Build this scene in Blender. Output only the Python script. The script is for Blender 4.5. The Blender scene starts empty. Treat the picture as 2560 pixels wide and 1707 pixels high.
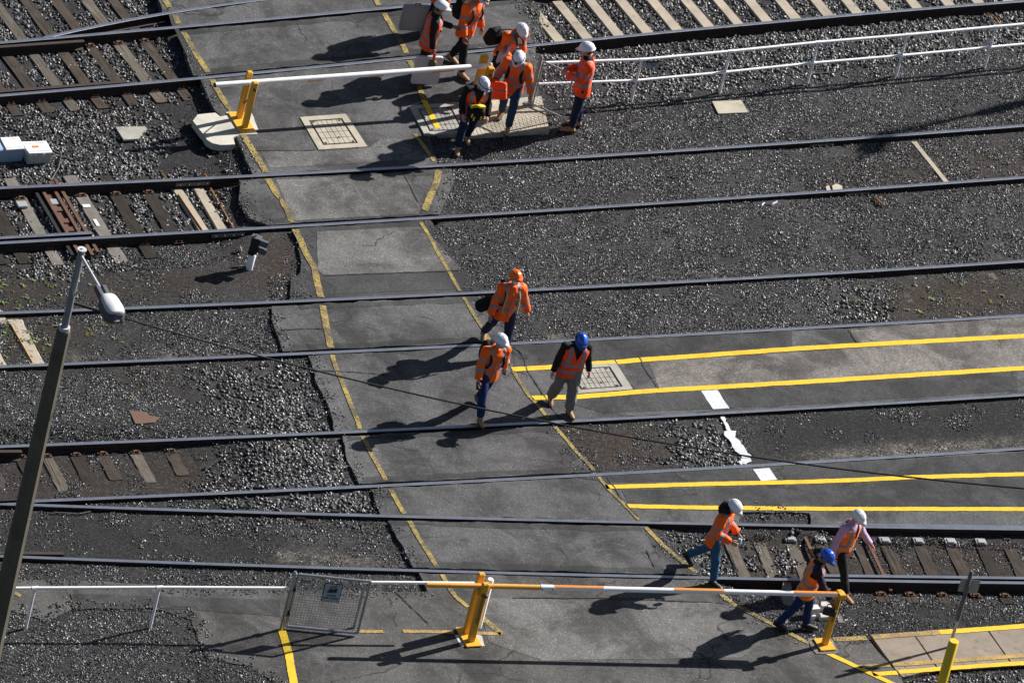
import bpy, bmesh, math, random
import numpy as np
from mathutils import Vector, Matrix, noise

random.seed(7); rng = np.random.default_rng(7)
SC = bpy.context.scene
COL = SC.collection
rad = math.radians

# ---------------------------------------------------------------- camera
F_PX, ELEV, ROLL, DIST = 24000.0, rad(32.975), rad(14.37), 163.87
W0, H0 = 2560.0, 1707.0
fw = np.array([0, math.cos(ELEV), -math.sin(ELEV)])
_r = np.array([1.0, 0, 0]); _u = np.cross(_r, fw)
cR = _r * math.cos(ROLL) + _u * math.sin(ROLL)
cU = -_r * math.sin(ROLL) + _u * math.cos(ROLL)
cP = -fw * DIST
cam_d = bpy.data.cameras.new('camera'); cam = bpy.data.objects.new('camera', cam_d); COL.objects.link(cam)
cam_d.sensor_width = 36; cam_d.lens = F_PX * 36 / W0; cam_d.clip_start = 5; cam_d.clip_end = 3000
cam.matrix_world = Matrix(((cR[0], cU[0], -fw[0], cP[0]), (cR[1], cU[1], -fw[1], cP[1]), (cR[2], cU[2], -fw[2], cP[2]), (0, 0, 0, 1)))
cam_d.dof.use_dof = True; cam_d.dof.focus_distance = 161.0; cam_d.dof.aperture_fstop = 2.8
SC.camera = cam

# ---------------------------------------------------------------- light
SUN_AZ, SUN_EL = rad(43.5), rad(33.0)          # azimuth measured from +X
wd = bpy.data.worlds.new('World'); SC.world = wd; wd.use_nodes = True
nt = wd.node_tree; nt.nodes.clear()
sky = nt.nodes.new('ShaderNodeTexSky'); sky.sky_type = 'NISHITA'; sky.sun_disc = False
sky.sun_elevation = SUN_EL; sky.sun_rotation = math.pi / 2 - SUN_AZ
bg = nt.nodes.new('ShaderNodeBackground'); bg.inputs[1].default_value = 0.036
ow = nt.nodes.new('ShaderNodeOutputWorld'); nt.links.new(sky.outputs[0], bg.inputs[0]); nt.links.new(bg.outputs[0], ow.inputs[0])
sl = bpy.data.lights.new('sun', 'SUN'); sl.energy = 5.0; sl.angle = rad(0.53); sl.color = (1.0, 0.955, 0.90)
so = bpy.data.objects.new('sun', sl); COL.objects.link(so)
sd = Vector((math.cos(SUN_AZ) * math.cos(SUN_EL), math.sin(SUN_AZ) * math.cos(SUN_EL), math.sin(SUN_EL)))
so.rotation_euler = sd.to_track_quat('Z', 'Y').to_euler(); so.location = sd * 60
SC.view_settings.view_transform = 'Standard'; SC.view_settings.look = 'None'
SC.view_settings.exposure = 0.84; SC.view_settings.gamma = 1.0; SC.view_settings.use_curve_mapping = False
SC.cycles.max_bounces = 5

# ---------------------------------------------------------------- survey: reference points of the yard -> metres
def G(x, y, z=0.0):
    d = fw * F_PX + cR * (x - W0 / 2) - cU * (y - H0 / 2)
    return cP + d * ((z - cP[2]) / d[2])
TILE = {'A1': (0, 0), 'A2': (640, 0), 'A3': (1280, 0), 'A4': (1860, 0), 'A5': (0, 560), 'A6': (640, 560), 'A7': (1280, 560), 'A8': (1860, 560),
        'B1': (0, 1107), 'B2': (640, 1107), 'B3': (1280, 1107), 'B4': (1860, 1107)}
def T(t, *pts):
    o = TILE[t]; return [(o[0] + x / 2.613, o[1] + y / 2.613) for x, y in pts]
def GT(t, x, y, z=0.0):
    return G(*T(t, (x, y))[0], z)
def V3(a): return Vector((float(a[0]), float(a[1]), float(a[2])))

A0 = rad(30); AX = np.array([math.cos(A0), math.sin(A0)]); NR = np.array([math.sin(A0), -math.cos(A0)])
class Rail:
    def __init__(s, pts, deg=2):
        q = np.array([G(x, y, 0.015)[:2] for x, y in pts]); ss = q @ AX; tt = q @ NR
        s.c = np.polyfit(ss, tt, deg); s.s0, s.s1 = ss.min(), ss.max()
        s.d = np.polyder(s.c)
    def t(s, a):
        a = np.asarray(a, float); b = np.clip(a, s.s0, s.s1)
        return np.polyval(s.c, b) + np.polyval(s.d, b) * (a - b)
    def slope(s, a): return float(np.polyval(s.d, np.clip(a, s.s0, s.s1)))
    def at(s, a, off=0.0):
        k = s.slope(a); n = NR - AX * k; n = n / np.linalg.norm(n); return AX * a + NR * float(s.t(a)) + n * off
    def nrm(s, a):
        n = NR - AX * s.slope(a); return n / np.linalg.norm(n)
    def s_px(s, x):                       # parameter of the point of the rail seen at column x
        lo, hi = -60.0, 60.0
        for _ in range(50):
            m = (lo + hi) / 2; p = s.at(m); v = np.array([p[0], p[1], 0.015]) - cP
            px = W0 / 2 + F_PX * (v @ cR) / (v @ fw)
            if px < x: lo = m
            else: hi = m
        return (lo + hi) / 2
RL = {1: Rail([(73, 101), (132, 91), (432, 29), (645, 0)], 2),
      2: Rail([(0, 106), (73, 101), (210, 88), (700, 44), (1045, 14), (1180, -1)], 2),
      3: Rail([(0, 238), (306, 213), (500, 196), (700, 176), (1046, 142), (1318, 113), (1980, 52), (2560, 2)], 3),
      4: Rail([(0, 468), (300, 457), (700, 436), (1280, 402), (1980, 356), (2560, 314)]),
      5: Rail([(0, 607), (300, 591), (700, 565), (1280, 531), (1980, 486), (2560, 442)]),
      6: Rail([(0, 782), (640, 756), (1314, 725), (1980, 688), (2560, 652)]),
      7: Rail([(0, 916), (640, 887), (1310, 858), (1980, 820), (2560, 788)]),
      8: Rail([(0, 1115), (640, 1090), (1310, 1057), (1980, 1021), (2560, 985.6)]),
      9: Rail([(61, 1251.7), (670, 1227), (1310, 1195), (1980, 1156), (2560, 1120)]),
      10: Rail([(61, 1260), (670, 1281), (1310, 1298), (1980, 1311), (2560, 1322)]),
      11: Rail([(31, 1390), (670, 1413), (1310, 1433), (1980, 1446), (2560, 1456)])}

# ---------------------------------------------------------------- object helpers
def link(name, me, parent=None, mats=()):
    o = bpy.data.objects.new(name, me); COL.objects.link(o)
    if parent is not None: o.parent = parent
    if me is not None:
        for m in mats:
            if m.name not in [k.name for k in me.materials if k]: me.materials.append(m)
    return o
def tag(o, label=None, cat=None, group=None, kind=None):
    if label: o['label'] = label
    if cat: o['category'] = cat
    if group: o['group'] = group
    if kind: o['kind'] = kind
    return o
def empty(name, loc, rz=0.0, label=None, cat=None, group=None, kind=None, parent=None):
    o = bpy.data.objects.new(name, None); COL.objects.link(o); o.empty_display_size = 0.2
    o.location = V3(loc) if len(loc) == 3 else Vector((loc[0], loc[1], 0)); o.rotation_euler = (0, 0, rz)
    if parent is not None: o.parent = parent
    return tag(o, label, cat, group, kind)
class MB:
    def __init__(s): s.v = []; s.f = []; s.m = []
    def add(s, vs, fs, mi=0):
        b = len(s.v); s.v += [tuple(map(float, p)) for p in vs]; s.f += [tuple(b + i for i in f) for f in fs]; s.m += [mi] * len(fs); return s
    def box(s, c, size, rz=0.0, mi=0, rot=None, bev=0.0):
        hx, hy, hz = [k / 2 for k in size]
        R = rot if rot is not None else Matrix.Rotation(rz, 3, 'Z')
        if bev <= 0:
            vs = [(-hx, -hy, -hz), (hx, -hy, -hz), (hx, hy, -hz), (-hx, hy, -hz), (-hx, -hy, hz), (hx, -hy, hz), (hx, hy, hz), (-hx, hy, hz)]
            fs = [(0, 3, 2, 1), (4, 5, 6, 7), (0, 1, 5, 4), (1, 2, 6, 5), (2, 3, 7, 6), (3, 0, 4, 7)]
        else:
            b = bev; vs = []
            for z, g in ((-hz, b), (-hz + b, 0), (hz - b, 0), (hz, b)):
                x, y = hx - g, hy - g; c2 = b * 0.6 if g == 0 else b * 0.3
                vs += [(-x + c2, -y, z), (x - c2, -y, z), (x, -y + c2, z), (x, y - c2, z), (x - c2, y, z), (-x + c2, y, z), (-x, y - c2, z), (-x, -y + c2, z)]
            fs = [tuple(range(7, -1, -1)), tuple(range(24, 32))]
            for k in range(3):
                for i in range(8): j = (i + 1) % 8; fs.append((k * 8 + i, k * 8 + j, k * 8 + 8 + j, k * 8 + 8 + i))
        s.add([R @ Vector(p) + Vector(c) for p in vs], fs, mi); return s
    def tube(s, pts, r, n=10, mi=0, cap=True, ref=(0, 0, 1), r2=None, weld=False):
        pts = [Vector(p) for p in pts]; rr = r if isinstance(r, (list, tuple)) else [r] * len(pts)
        r2 = rr if r2 is None else r2
        vs = []; fs = []
        for i, p in enumerate(pts):
            d = (pts[min(i + 1, len(pts) - 1)] - pts[max(i - 1, 0)]).normalized()
            q = Vector(ref); q = q - d * q.dot(d)
            if q.length < 1e-3: q = Vector((1, 0, 0)) - d * d.x
            if q.length < 1e-3: q = Vector((0, 1, 0))
            q.normalize(); w = d.cross(q)
            for k in range(n):
                a = 2 * math.pi * k / n; vs.append(p + q * (math.cos(a) * rr[i]) + w * (math.sin(a) * r2[i]))
        for i in range(len(pts) - 1):
            for k in range(n):
                j = (k + 1) % n; fs.append((i * n + k, i * n + j, (i + 1) * n + j, (i + 1) * n + k))
        if cap:
            q0 = len(vs); vs += vs[:n] + vs[(len(pts) - 1) * n:len(pts) * n] if not weld else []; e0 = q0 if not weld else 0; e1 = q0 + n if not weld else (len(pts) - 1) * n
            fs.append(tuple(e0 + k for k in range(n - 1, -1, -1))); fs.append(tuple(e1 + k for k in range(n)))
        s.add(vs, fs, mi); return s
    def build(s, name, mats, parent=None, smooth=False):
        me = bpy.data.meshes.new(name); me.from_pydata(s.v, [], s.f)
        mats = mats if isinstance(mats, (list, tuple)) else [mats]
        for m in mats: me.materials.append(m)
        if len(mats) > 1: me.polygons.foreach_set('material_index', s.m)
        if smooth: me.polygons.foreach_set('use_smooth', [True] * len(s.f))
        me.validate(); me.update()
        return link(name, me, parent)

# ---------------------------------------------------------------- materials
MATS = {}
class NB:
    def __init__(s, name):
        m = bpy.data.materials.new(name); m.use_nodes = True; s.m = m; s.t = m.node_tree; s.t.nodes.clear()
        s.o = s.n('ShaderNodeOutputMaterial'); s.b = s.n('ShaderNodeBsdfPrincipled'); s.l(s.b.outputs[0], s.o.inputs[0])
        MATS[name] = m
    def n(s, ty, **k):
        x = s.t.nodes.new(ty)
        for a, b in k.items(): setattr(x, a, b)
        return x
    def l(s, a, b): s.t.links.new(a, b)
    def val(s, sock, v):
        if hasattr(v, 'links') or hasattr(v, 'is_linked'): s.l(v, sock)
        elif isinstance(v, (tuple, list)) and len(v) == 3 and sock.type == 'RGBA': sock.default_value = (*v, 1)
        else: sock.default_value = v
    def coord(s, kind='world'):
        if kind == 'world': return s.n('ShaderNodeNewGeometry').outputs['Position']
        return s.n('ShaderNodeTexCoord').outputs['Object']
    def map(s, c, scale=(1, 1, 1), rot=(0, 0, 0)):
        if any(rot):
            r = s.n('ShaderNodeMapping'); s.l(c, r.inputs[0]); r.inputs['Rotation'].default_value = rot; c = r.outputs[0]
        m = s.n('ShaderNodeMapping'); s.l(c, m.inputs[0]); m.inputs['Scale'].default_value = scale; return m.outputs[0]
    def noise(s, c, scale, detail=4, rough=0.6, dist=0.0):
        x = s.n('ShaderNodeTexNoise'); s.l(c, x.inputs['Vector']); x.inputs['Scale'].default_value = scale; x.inputs['Detail'].default_value = detail
        x.inputs['Roughness'].default_value = rough; x.inputs['Distortion'].default_value = dist; return x.outputs['Fac']
    def vor(s, c, scale, feature='F1', out='Distance', rnd=1.0):
        x = s.n('ShaderNodeTexVoronoi', feature=feature); s.l(c, x.inputs['Vector']); x.inputs['Scale'].default_value = scale; x.inputs['Randomness'].default_value = rnd; return x.outputs[out]
    def ramp(s, f, *stops):
        r = s.n('ShaderNodeValToRGB'); s.l(f, r.inputs[0]); e = r.color_ramp.elements
        while len(e) < len(stops): e.new(0.5)
        for i, (p, c) in enumerate(stops):
            e[i].position = p; e[i].color = (c, c, c, 1) if isinstance(c, (int, float)) else (*c, 1)
        return r.outputs[0]
    def mix(s, f, a, b, mode='MIX'):
        x = s.n('ShaderNodeMix', data_type='RGBA', blend_type=mode); x.clamp_factor = True
        s.val(x.inputs[0], f); s.val(x.inputs[6], a); s.val(x.inputs[7], b); return x.outputs[2]
    def math(s, op, a, b=0.0, c=None, clamp=False):
        x = s.n('ShaderNodeMath', operation=op); x.use_clamp = clamp; s.val(x.inputs[0], a); s.val(x.inputs[1], b)
        if c is not None: s.val(x.inputs[2], c)
        return x.outputs[0]
    def attr(s, name, ty='GEOMETRY'):
        return s.n('ShaderNodeAttribute', attribute_name=name, attribute_type=ty)
    def bump(s, h, strength=0.5, dist=0.01, base=None):
        x = s.n('ShaderNodeBump'); s.l(h, x.inputs['Height']); x.inputs['Strength'].default_value = strength; x.inputs['Distance'].default_value = dist
        if base is not None: s.l(base, x.inputs['Normal'])
        return x.outputs[0]
    def fin(s, col=None, rough=0.8, metal=0.0, normal=None, spec=0.5, **k):
        if col is not None: s.val(s.b.inputs['Base Color'], col)
        s.val(s.b.inputs['Roughness'], rough); s.val(s.b.inputs['Metallic'], metal); s.val(s.b.inputs['Specular IOR Level'], spec)
        if normal is not None: s.l(normal, s.b.inputs['Normal'])
        for a, b in k.items(): s.val(s.b.inputs[a.replace('_', ' ')], b)
        return s.m

def asphalt(name, col, light=1.6, cracks=True, warm=1.0):
    b = NB(name); c = b.coord()
    big = b.noise(c, 0.55, 5, 0.6, 0.6); med = b.noise(c, 3.2, 5, 0.65); fine = b.noise(c, 60, 2, 0.6); grit = b.vor(c, 85, out='Color')
    k = b.ramp(big, (0.40, 0.0), (0.62, 1.0))
    base = b.mix(k, tuple(v * 0.66 for v in col), tuple(v * light * 1.25 * w for v, w in zip(col, (warm, 1, 1 / warm))))
    streak = b.noise(b.map(c, (0.9, 7, 1), (0, 0, -A0)), 1.2, 4, 0.6)
    base = b.mix(0.3, base, b.mix(b.ramp(streak, (0.35, 0.0), (0.7, 1.0)), tuple(v * 0.6 for v in col), tuple(v * 1.75 for v in col)))
    base = b.mix(b.ramp(med, (0.3, 0.0), (0.75, 1.0)), b.mix(1.0, base, (0.78, 0.78, 0.78), 'MULTIPLY'), b.mix(1.0, base, (1.25, 1.23, 1.2), 'MULTIPLY'))
    blot = b.noise(c, 1.0, 9, 0.74, 0.6); base = b.mix(b.ramp(blot, (0.46, 0.0), (0.62, 0.85)), base, tuple(v * 2.6 for v in col)); base = b.mix(b.ramp(blot, (0.32, 0.85), (0.46, 0.0)), base, tuple(v * 0.5 for v in col))
    sp = b.n('ShaderNodeSeparateColor'); b.l(grit, sp.inputs[0])
    gr = b.ramp(sp.outputs[0], (0.0, 0.55), (0.75, 1.0), (0.97, 1.35), (1.0, 3.0))
    base = b.mix(1.0, base, gr, 'MULTIPLY')
    if cracks:
        wv = b.n('ShaderNodeVectorMath', operation='ADD'); nz = b.n('ShaderNodeTexNoise'); b.l(c, nz.inputs['Vector']); nz.inputs['Scale'].default_value = 1.3; nz.inputs['Detail'].default_value = 6
        sc = b.n('ShaderNodeVectorMath', operation='SCALE'); b.l(nz.outputs['Color'], sc.inputs[0]); sc.inputs['Scale'].default_value = 0.9
        b.l(c, wv.inputs[0]); b.l(sc.outputs[0], wv.inputs[1])
        e = b.vor(wv.outputs[0], 0.42, 'DISTANCE_TO_EDGE'); ck = b.ramp(e, (0.0, 1.0), (0.009, 0.0))
        msk = b.ramp(b.noise(c, 0.8, 2), (0.5, 0.0), (0.56, 1.0)); ck = b.math('MULTIPLY', ck, msk)
        base = b.mix(ck, base, (0.008, 0.008, 0.008))
    n1 = b.bump(fine, 0.5, 0.006); n2 = b.bump(med, 0.35, 0.03, n1)
    return b.fin(base, b.ramp(med, (0.2, 0.7), (0.8, 0.95)), 0, n2, 0.35)
asphalt('asphalt_old', (0.041, 0.0412, 0.0428), 2.2); asphalt('asphalt_dark', (0.024, 0.0242, 0.0255), 1.5)
asphalt('asphalt_pale', (0.064, 0.0635, 0.0625), 1.9); asphalt('asphalt_brown', (0.090, 0.083, 0.078), 1.4, False)
asphalt('asphalt_path', (0.040, 0.039, 0.038), 2.0)

def concrete(name, col, stain=(0.10, 0.07, 0.05), st=0.5):
    b = NB(name); c = b.coord()
    big = b.noise(c, 2.2, 6, 0.65, 0.4); fine = b.noise(c, 40, 4, 0.7)
    base = b.mix(b.ramp(big, (0.3, 0.0), (0.7, 1.0)), tuple(v * 0.72 for v in col), tuple(v * 1.12 for v in col))
    base = b.mix(b.math('MULTIPLY', b.ramp(b.noise(c, 5, 5, 0.7), (0.56, 0.0), (0.72, 1.0)), st), base, stain)
    base = b.mix(b.ramp(fine, (0.3, 0.35), (0.5, 0.0)), base, tuple(v * 0.5 for v in col))
    return b.fin(base, 0.85, 0, b.bump(fine, 0.4, 0.004), 0.3)
concrete('concrete_cream', (0.44, 0.40, 0.32)); concrete('concrete_grey', (0.36, 0.35, 0.31)); concrete('concrete_slab', (0.27, 0.225, 0.18), (0.09, 0.075, 0.06), 0.7)
concrete('sleeper_concrete', (0.40, 0.35, 0.275), (0.16, 0.09, 0.05), 0.6); concrete('white_slab', (0.55, 0.53, 0.46), (0.2, 0.17, 0.13), 0.3)

def timber(name, col, col2):
    b = NB(name); c = b.coord('obj'); i = b.n('ShaderNodeObjectInfo')
    ad = b.n('ShaderNodeVectorMath', operation='ADD'); cb = b.n('ShaderNodeCombineXYZ'); b.l(b.math('MULTIPLY', i.outputs['Random'], 40), cb.inputs[0]); b.l(b.math('MULTIPLY', i.outputs['Random'], 23), cb.inputs[2])
    b.l(c, ad.inputs[0]); b.l(cb.outputs[0], ad.inputs[1]); c = ad.outputs[0]
    g = b.noise(b.map(c, (1.2, 26, 26)), 2.0, 6, 0.7, 0.8); big = b.noise(c, 2.5, 4, 0.6)
    base = b.mix(b.ramp(g, (0.3, 0.0), (0.65, 1.0)), tuple(v * 0.45 for v in col), col)
    base = b.mix(b.ramp(big, (0.42, 0.0), (0.62, 1.0)), base, col2)
    base = b.mix(b.math('MULTIPLY', i.outputs['Random'], 0.55), base, tuple(v * 0.5 for v in col))
    crk = b.ramp(b.noise(b.map(c, (0.6, 34, 1)), 1.6, 2, 0.5), (0.36, 1.0), (0.40, 0.0)); base = b.mix(crk, base, (0.010, 0.008, 0.006))
    return b.fin(base, 0.9, 0, b.bump(g, 0.8, 0.012), 0.2)
timber('timber_brown', (0.088, 0.072, 0.058), (0.048, 0.036, 0.028)); timber('timber_grey', (0.17, 0.152, 0.128), (0.11, 0.090, 0.070)); timber('timber_dark', (0.040, 0.034, 0.028), (0.024, 0.019, 0.016))

def steel(name, col, rough, metal, rust=0.0, rc=(0.09, 0.035, 0.017)):
    b = NB(name); c = b.coord(); n = b.noise(c, 9, 5, 0.65)
    base = b.mix(b.ramp(b.noise(c, 3, 3), (0.3, 0.0), (0.7, 1.0)), tuple(v * 0.8 for v in col), col)
    if rust: base = b.mix(b.math('MULTIPLY', b.ramp(n, (0.4, 0.0), (0.62, 1.0)), rust), base, rc)
    return b.fin(base, rough, metal, b.bump(b.noise(c, 60, 3), 0.25, 0.003))
steel('rail_head', (0.36, 0.39, 0.46), 0.34, 0.8, 0.2, (0.2, 0.15, 0.12)); steel('rail_side', (0.028, 0.020, 0.018), 0.75, 0.2, 0.6, (0.055, 0.027, 0.018))
steel('rust_plate', (0.13, 0.062, 0.037), 0.8, 0.1, 0.6, (0.07, 0.03, 0.018)); steel('galv', (0.42, 0.44, 0.46), 0.38, 0.8, 0.0)
steel('galv_dull', (0.36, 0.37, 0.38), 0.6, 0.3); steel('bearer_grey', (0.17, 0.16, 0.145), 0.7, 0.1, 0.4, (0.10, 0.07, 0.05)); steel('orange_plate', (0.13, 0.070, 0.045), 0.85, 0.0, 0.85, (0.13, 0.07, 0.045))

def paint(name, col, rough=0.45, dirt=0.15, spec=0.5, bumps=0.0):
    b = NB(name); c = b.coord('obj'); n = b.noise(c, 7, 5, 0.7)
    base = b.mix(b.math('MULTIPLY', b.ramp(n, (0.45, 0.0), (0.75, 1.0)), dirt), col, tuple(v * 0.35 + 0.02 for v in col))
    return b.fin(base, rough, 0, b.bump(b.noise(c, 30, 3), 0.15 + bumps, 0.004), spec)
paint('post_yellow', (0.74, 0.38, 0.028)); paint('boom_white', (0.90, 0.90, 0.91), 0.4, 0.1); paint('boom_orange', (0.75, 0.26, 0.03)); paint('boom_yellow', (0.82, 0.40, 0.07)); paint('fence_white', (0.86, 0.86, 0.88), 0.45, 0.15)
paint('bollard_yellow', (0.74, 0.50, 0.02)); paint('machine_white', (0.80, 0.80, 0.80), 0.5, 0.12); paint('machine_grey', (0.50, 0.49, 0.46), 0.6, 0.4); paint('machine_shaded', (0.30, 0.42, 0.55)); paint('black_paint', (0.012, 0.013, 0.016), 0.5, 0.1); paint('brown_band', (0.33, 0.17, 0.03))
paint('board_grey', (0.36, 0.35, 0.36), 0.6, 0.1); paint('board_pale', (0.66, 0.63, 0.66), 0.6, 0.1); paint('paper_white', (0.72, 0.70, 0.76), 0.7, 0.0); paint('sign_face', (0.30, 0.38, 0.44), 0.5, 0.1); paint('sign_text', (0.02, 0.022, 0.03), 0.6, 0.0); paint('label_white', (0.8, 0.78, 0.72), 0.7, 0.1)
paint('lamp_grey', (0.52, 0.53, 0.56), 0.5, 0.1); paint('lamp_dark', (0.085, 0.095, 0.11), 0.6, 0.1); paint('spigot_grey', (0.22, 0.23, 0.25), 0.6, 0.15); paint('lamp_lens', (0.65, 0.62, 0.10), 0.2, 0.0); paint('cable_black', (0.015, 0.015, 0.015), 0.6, 0.0); paint('rod_orange', (0.55, 0.22, 0.05)); paint('red_bit', (0.4, 0.05, 0.04)); paint('leaf_brown', (0.45, 0.17, 0.03)); paint('plug_dark', (0.03, 0.027, 0.025), 0.8)
concrete('pole_concrete', (0.125, 0.115, 0.085), (0.05, 0.05, 0.04), 0.5)

def road_paint(name, col, wear, under=(0.06, 0.057, 0.055), sc=1.0):
    b = NB(name); c = b.coord(); n = b.noise(c, 22 * sc, 5, 0.75); n2 = b.noise(c, 2.0, 3, 0.6)
    k = b.math('ADD', n, b.math('MULTIPLY', n2, 0.5)); th = 0.62 + 0.25 * (0.5 - wear)
    m = b.ramp(k, (max(0.01, th - 0.05), 0.0 if wear < 0.05 else 0.0), (min(0.99, th + 0.05), 1.0))
    m = b.math('SUBTRACT', 1.0, m) if True else m
    ck = b.ramp(b.vor(c, 3.0, 'DISTANCE_TO_EDGE'), (0.0, 1.0), (0.012, 0.0))
    dirty = b.mix(b.ramp(b.noise(c, 9, 4), (0.4, 0.0), (0.7, 0.45)), col, tuple(v * 0.55 for v in col))
    base = b.mix(b.math('MULTIPLY', m, 1.0), under, dirty) if wear < -9 else b.mix(b.ramp(k, (th - 0.06, 0.0), (th + 0.06, 0.9)), dirty, under)
    base = b.mix(b.math('MULTIPLY', ck, 0.45), base, (0.03, 0.03, 0.025))
    return b.fin(base, 0.7, 0, b.bump(b.noise(c, 60, 3), 0.4, 0.004), 0.3)
road_paint('yellow_bright', (0.78, 0.60, 0.02), -1.3); road_paint('yellow_worn', (0.42, 0.31, 0.075), 0.03, (0.05, 0.048, 0.045), 2.0); road_paint('yellow_faded', (0.52, 0.33, 0.07), 0.0, (0.16, 0.13, 0.09), 1.6); road_paint('white_worn', (0.74, 0.75, 0.76), -1.0)
def fix_bright(name, col):                      # fresh paint: hardly any of the road shows through
    b = NB(name + '_new'); c = b.coord(); d = b.mix(b.ramp(b.noise(c, 9, 5, 0.7), (0.45, 0.0), (0.75, 0.35)), col, tuple(v * 0.6 for v in col))
    d = b.mix(b.ramp(b.noise(c, 45, 3, 0.65), (0.60, 0.0), (0.70, 0.75)), d, (0.06, 0.055, 0.04)); d = b.mix(b.ramp(b.noise(c, 2.2, 4, 0.7), (0.5, 0.0), (0.75, 0.45)), d, tuple(v * 0.5 for v in col))
    m = b.fin(d, 0.65, 0, b.bump(b.noise(c, 60, 3), 0.4, 0.004), 0.3); MATS[name] = m
fix_bright('yellow_bright', (0.72, 0.48, 0.022)); fix_bright('white_worn', (0.60, 0.62, 0.65))
M = MATS
# ---------------------------------------------------------------- ground levels
def wpoly(pts): return np.array([G(x, y)[:2] for x, y in pts])
def inside(P, poly):
    x, y = P[..., 0], P[..., 1]; r = np.zeros(x.shape, bool); n = len(poly); j = n - 1
    for i in range(n):
        xi, yi = poly[i]; xj, yj = poly[j]
        c = ((yi > y) != (yj > y)) & (x < (xj - xi) * (y - yi) / (yj - yi + 1e-12) + xi); r ^= c; j = i
    return r
def seg(k, xa, xb, off, n=24):
    """points of rail k between two columns, shifted across"""
    sa, sb = RL[k].s_px(xa), RL[k].s_px(xb); return [tuple(RL[k].at(s, off)) for s in np.linspace(sa, sb, n)]
def outline(spec):
    out = []
    for e in spec:
        if e[0] == 'rail': out += seg(*e[1:])
        else: out.append(tuple(G(*e)[:2]))
    return out
def rough_edge(pts, amp=0.012, step=0.12, seed=0):
    rs = random.Random(seed); out = []; n = len(pts)
    for i in range(n):
        a = Vector(pts[i]); b = Vector(pts[(i + 1) % n]); L = (b - a).length; k = max(1, min(60, int(L / step)))
        for q in range(k):
            p = a.lerp(b, q / k); w = noise.noise(Vector((p.x * 2.1, p.y * 2.1, seed))) * amp * 1.6 + rs.uniform(-amp, amp) * 0.5
            d = (b - a).normalized(); out.append((p.x - d.y * w, p.y + d.x * w))
    return out
def slab(name, pts, z, th, mat, kind='structure', amp=0.012, parent=None, step=0.12):
    pts = rough_edge(pts, amp, step, len(pts)) if amp > 0 else pts
    bm = bmesh.new(); vs = [bm.verts.new((x, y, z)) for x, y in pts]; f = bm.faces.new(vs)
    if f.normal.z < 0 or sum(pts[i - 1][0] * pts[i][1] - pts[i][0] * pts[i - 1][1] for i in range(len(pts))) < 0: f.normal_flip()
    r = bmesh.ops.extrude_face_region(bm, geom=[f])['geom']
    for v in r:
        if isinstance(v, bmesh.types.BMVert): v.co.z = z - th
    bmesh.ops.triangulate(bm, faces=bm.faces[:]); bmesh.ops.recalc_face_normals(bm, faces=bm.faces[:])
    me = bpy.data.meshes.new(name); bm.to_mesh(me); bm.free(); me.materials.append(mat)
    o = link(name, me, parent)
    if kind and parent is None: o['kind'] = kind
    return o
gI, gO = 0.100, 0.050                               # flangeway gap, outer gap (from the rail centre line)
PANELS = []
def panel(spec, mat='asphalt_old', z=0.0, th=0.15, name='asphalt_panel', reg=True, amp=0.020):
    o = outline(spec); 
    if reg: PANELS.append(np.array(o))
    return slab(name, o, z, th, M[mat], amp=amp)
panel([(392, -120), (398, 0), ('rail', 1, 408, 1500, -gI), (1700, -120)][0:2] + [('rail', 1, 410, 1200, -gO, 14), (1290, -150)], 'asphalt_old')
panel([('rail', 1, 425, 1240, gO, 16), ('rail', 2, 1290, 436, -gO)], 'asphalt_old')
panel([('rail', 2, 446, 1296, gI), (1304, 20), (1325, 50), ('rail', 3, 1333, 490, -gI), (470, 150)], 'asphalt_old')
panel([('rail', 3, 500, 1337, gO), (1342, 190), (1350, 240), (1200, 300), (1075, 345), ('rail', 4, 1098, 634, -gO), (616, 398), (597, 350), (574, 306), (536, 276)], 'asphalt_old')
panel([('rail', 4, 594, 1120, gI), (1132, 455), (1115, 497), ('rail', 5, 1104, 678, -gI), (622, 545), (600, 500)], 'asphalt_old')
panel([('rail', 5, 736, 1072, gO), (1153, 671), (1172, 690), ('rail', 6, 1198, 728, -gO), (728, 700), (750, 683), (752, 640)], 'asphalt_dark')
panel([('rail', 6, 675, 1205, gI), (1268, 820), ('rail', 7, 1298, 712, -gI), (690, 828)], 'asphalt_old')
panel([('rail', 7, 768, 2800, gO, 40), ('rail', 8, 2800, 840, -gO, 40), (824, 1019), (793, 958)], 'asphalt_old')
panel([('rail', 8, 852, 1385, gI), (1450, 1150), ('rail', 9, 1482, 902, -gI), (870, 1150)], 'asphalt_old')
panel([('rail', 9, 923, 2800, gO, 40), ('rail', 10, 2800, 2030, -gO), (2024, 1283), (1980, 1279), (1856, 1279), ('rail', 10, 1848, 954, -gO)], 'asphalt_old')
panel([('rail', 10, 966, 1609, gI), ('rail', 11, 1747, 1036, -gI), (1007, 1367)], 'asphalt_old')
panel([('rail', 11, 1046, 1768, gO), (1831, 1509), (1938, 1566), (2020, 1605), (2084, 1600), (2166, 1592), (2250, 1690), (2262, 1720), (2330, 2100), (760, 2100), (708, 1715), (612, 1662), (517, 1643), (494, 1597), (478, 1547),
       (383, 1519), (184, 1520), (134, 1547), (115, 1551), (38, 1528), (0, 1513), (-300, 1515), (-300, 1447), (8, 1448), (153, 1448), (344, 1457), (700, 1474), (900, 1476), (1072, 1479)], 'asphalt_path')
def patch(pts, mat, z=0.004, amp=0.01, name='asphalt_patch'): return slab(name, outline(pts), z, 0.003, M[mat], amp=amp)
patch(T('A1', (1045, -90), (1118, 150), (1265, 450), (1320, 540), (1345, 500), (1280, 385), (1180, 215), (1120, 95), (1068, -10), (1045, -60)), 'asphalt_dark')
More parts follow.
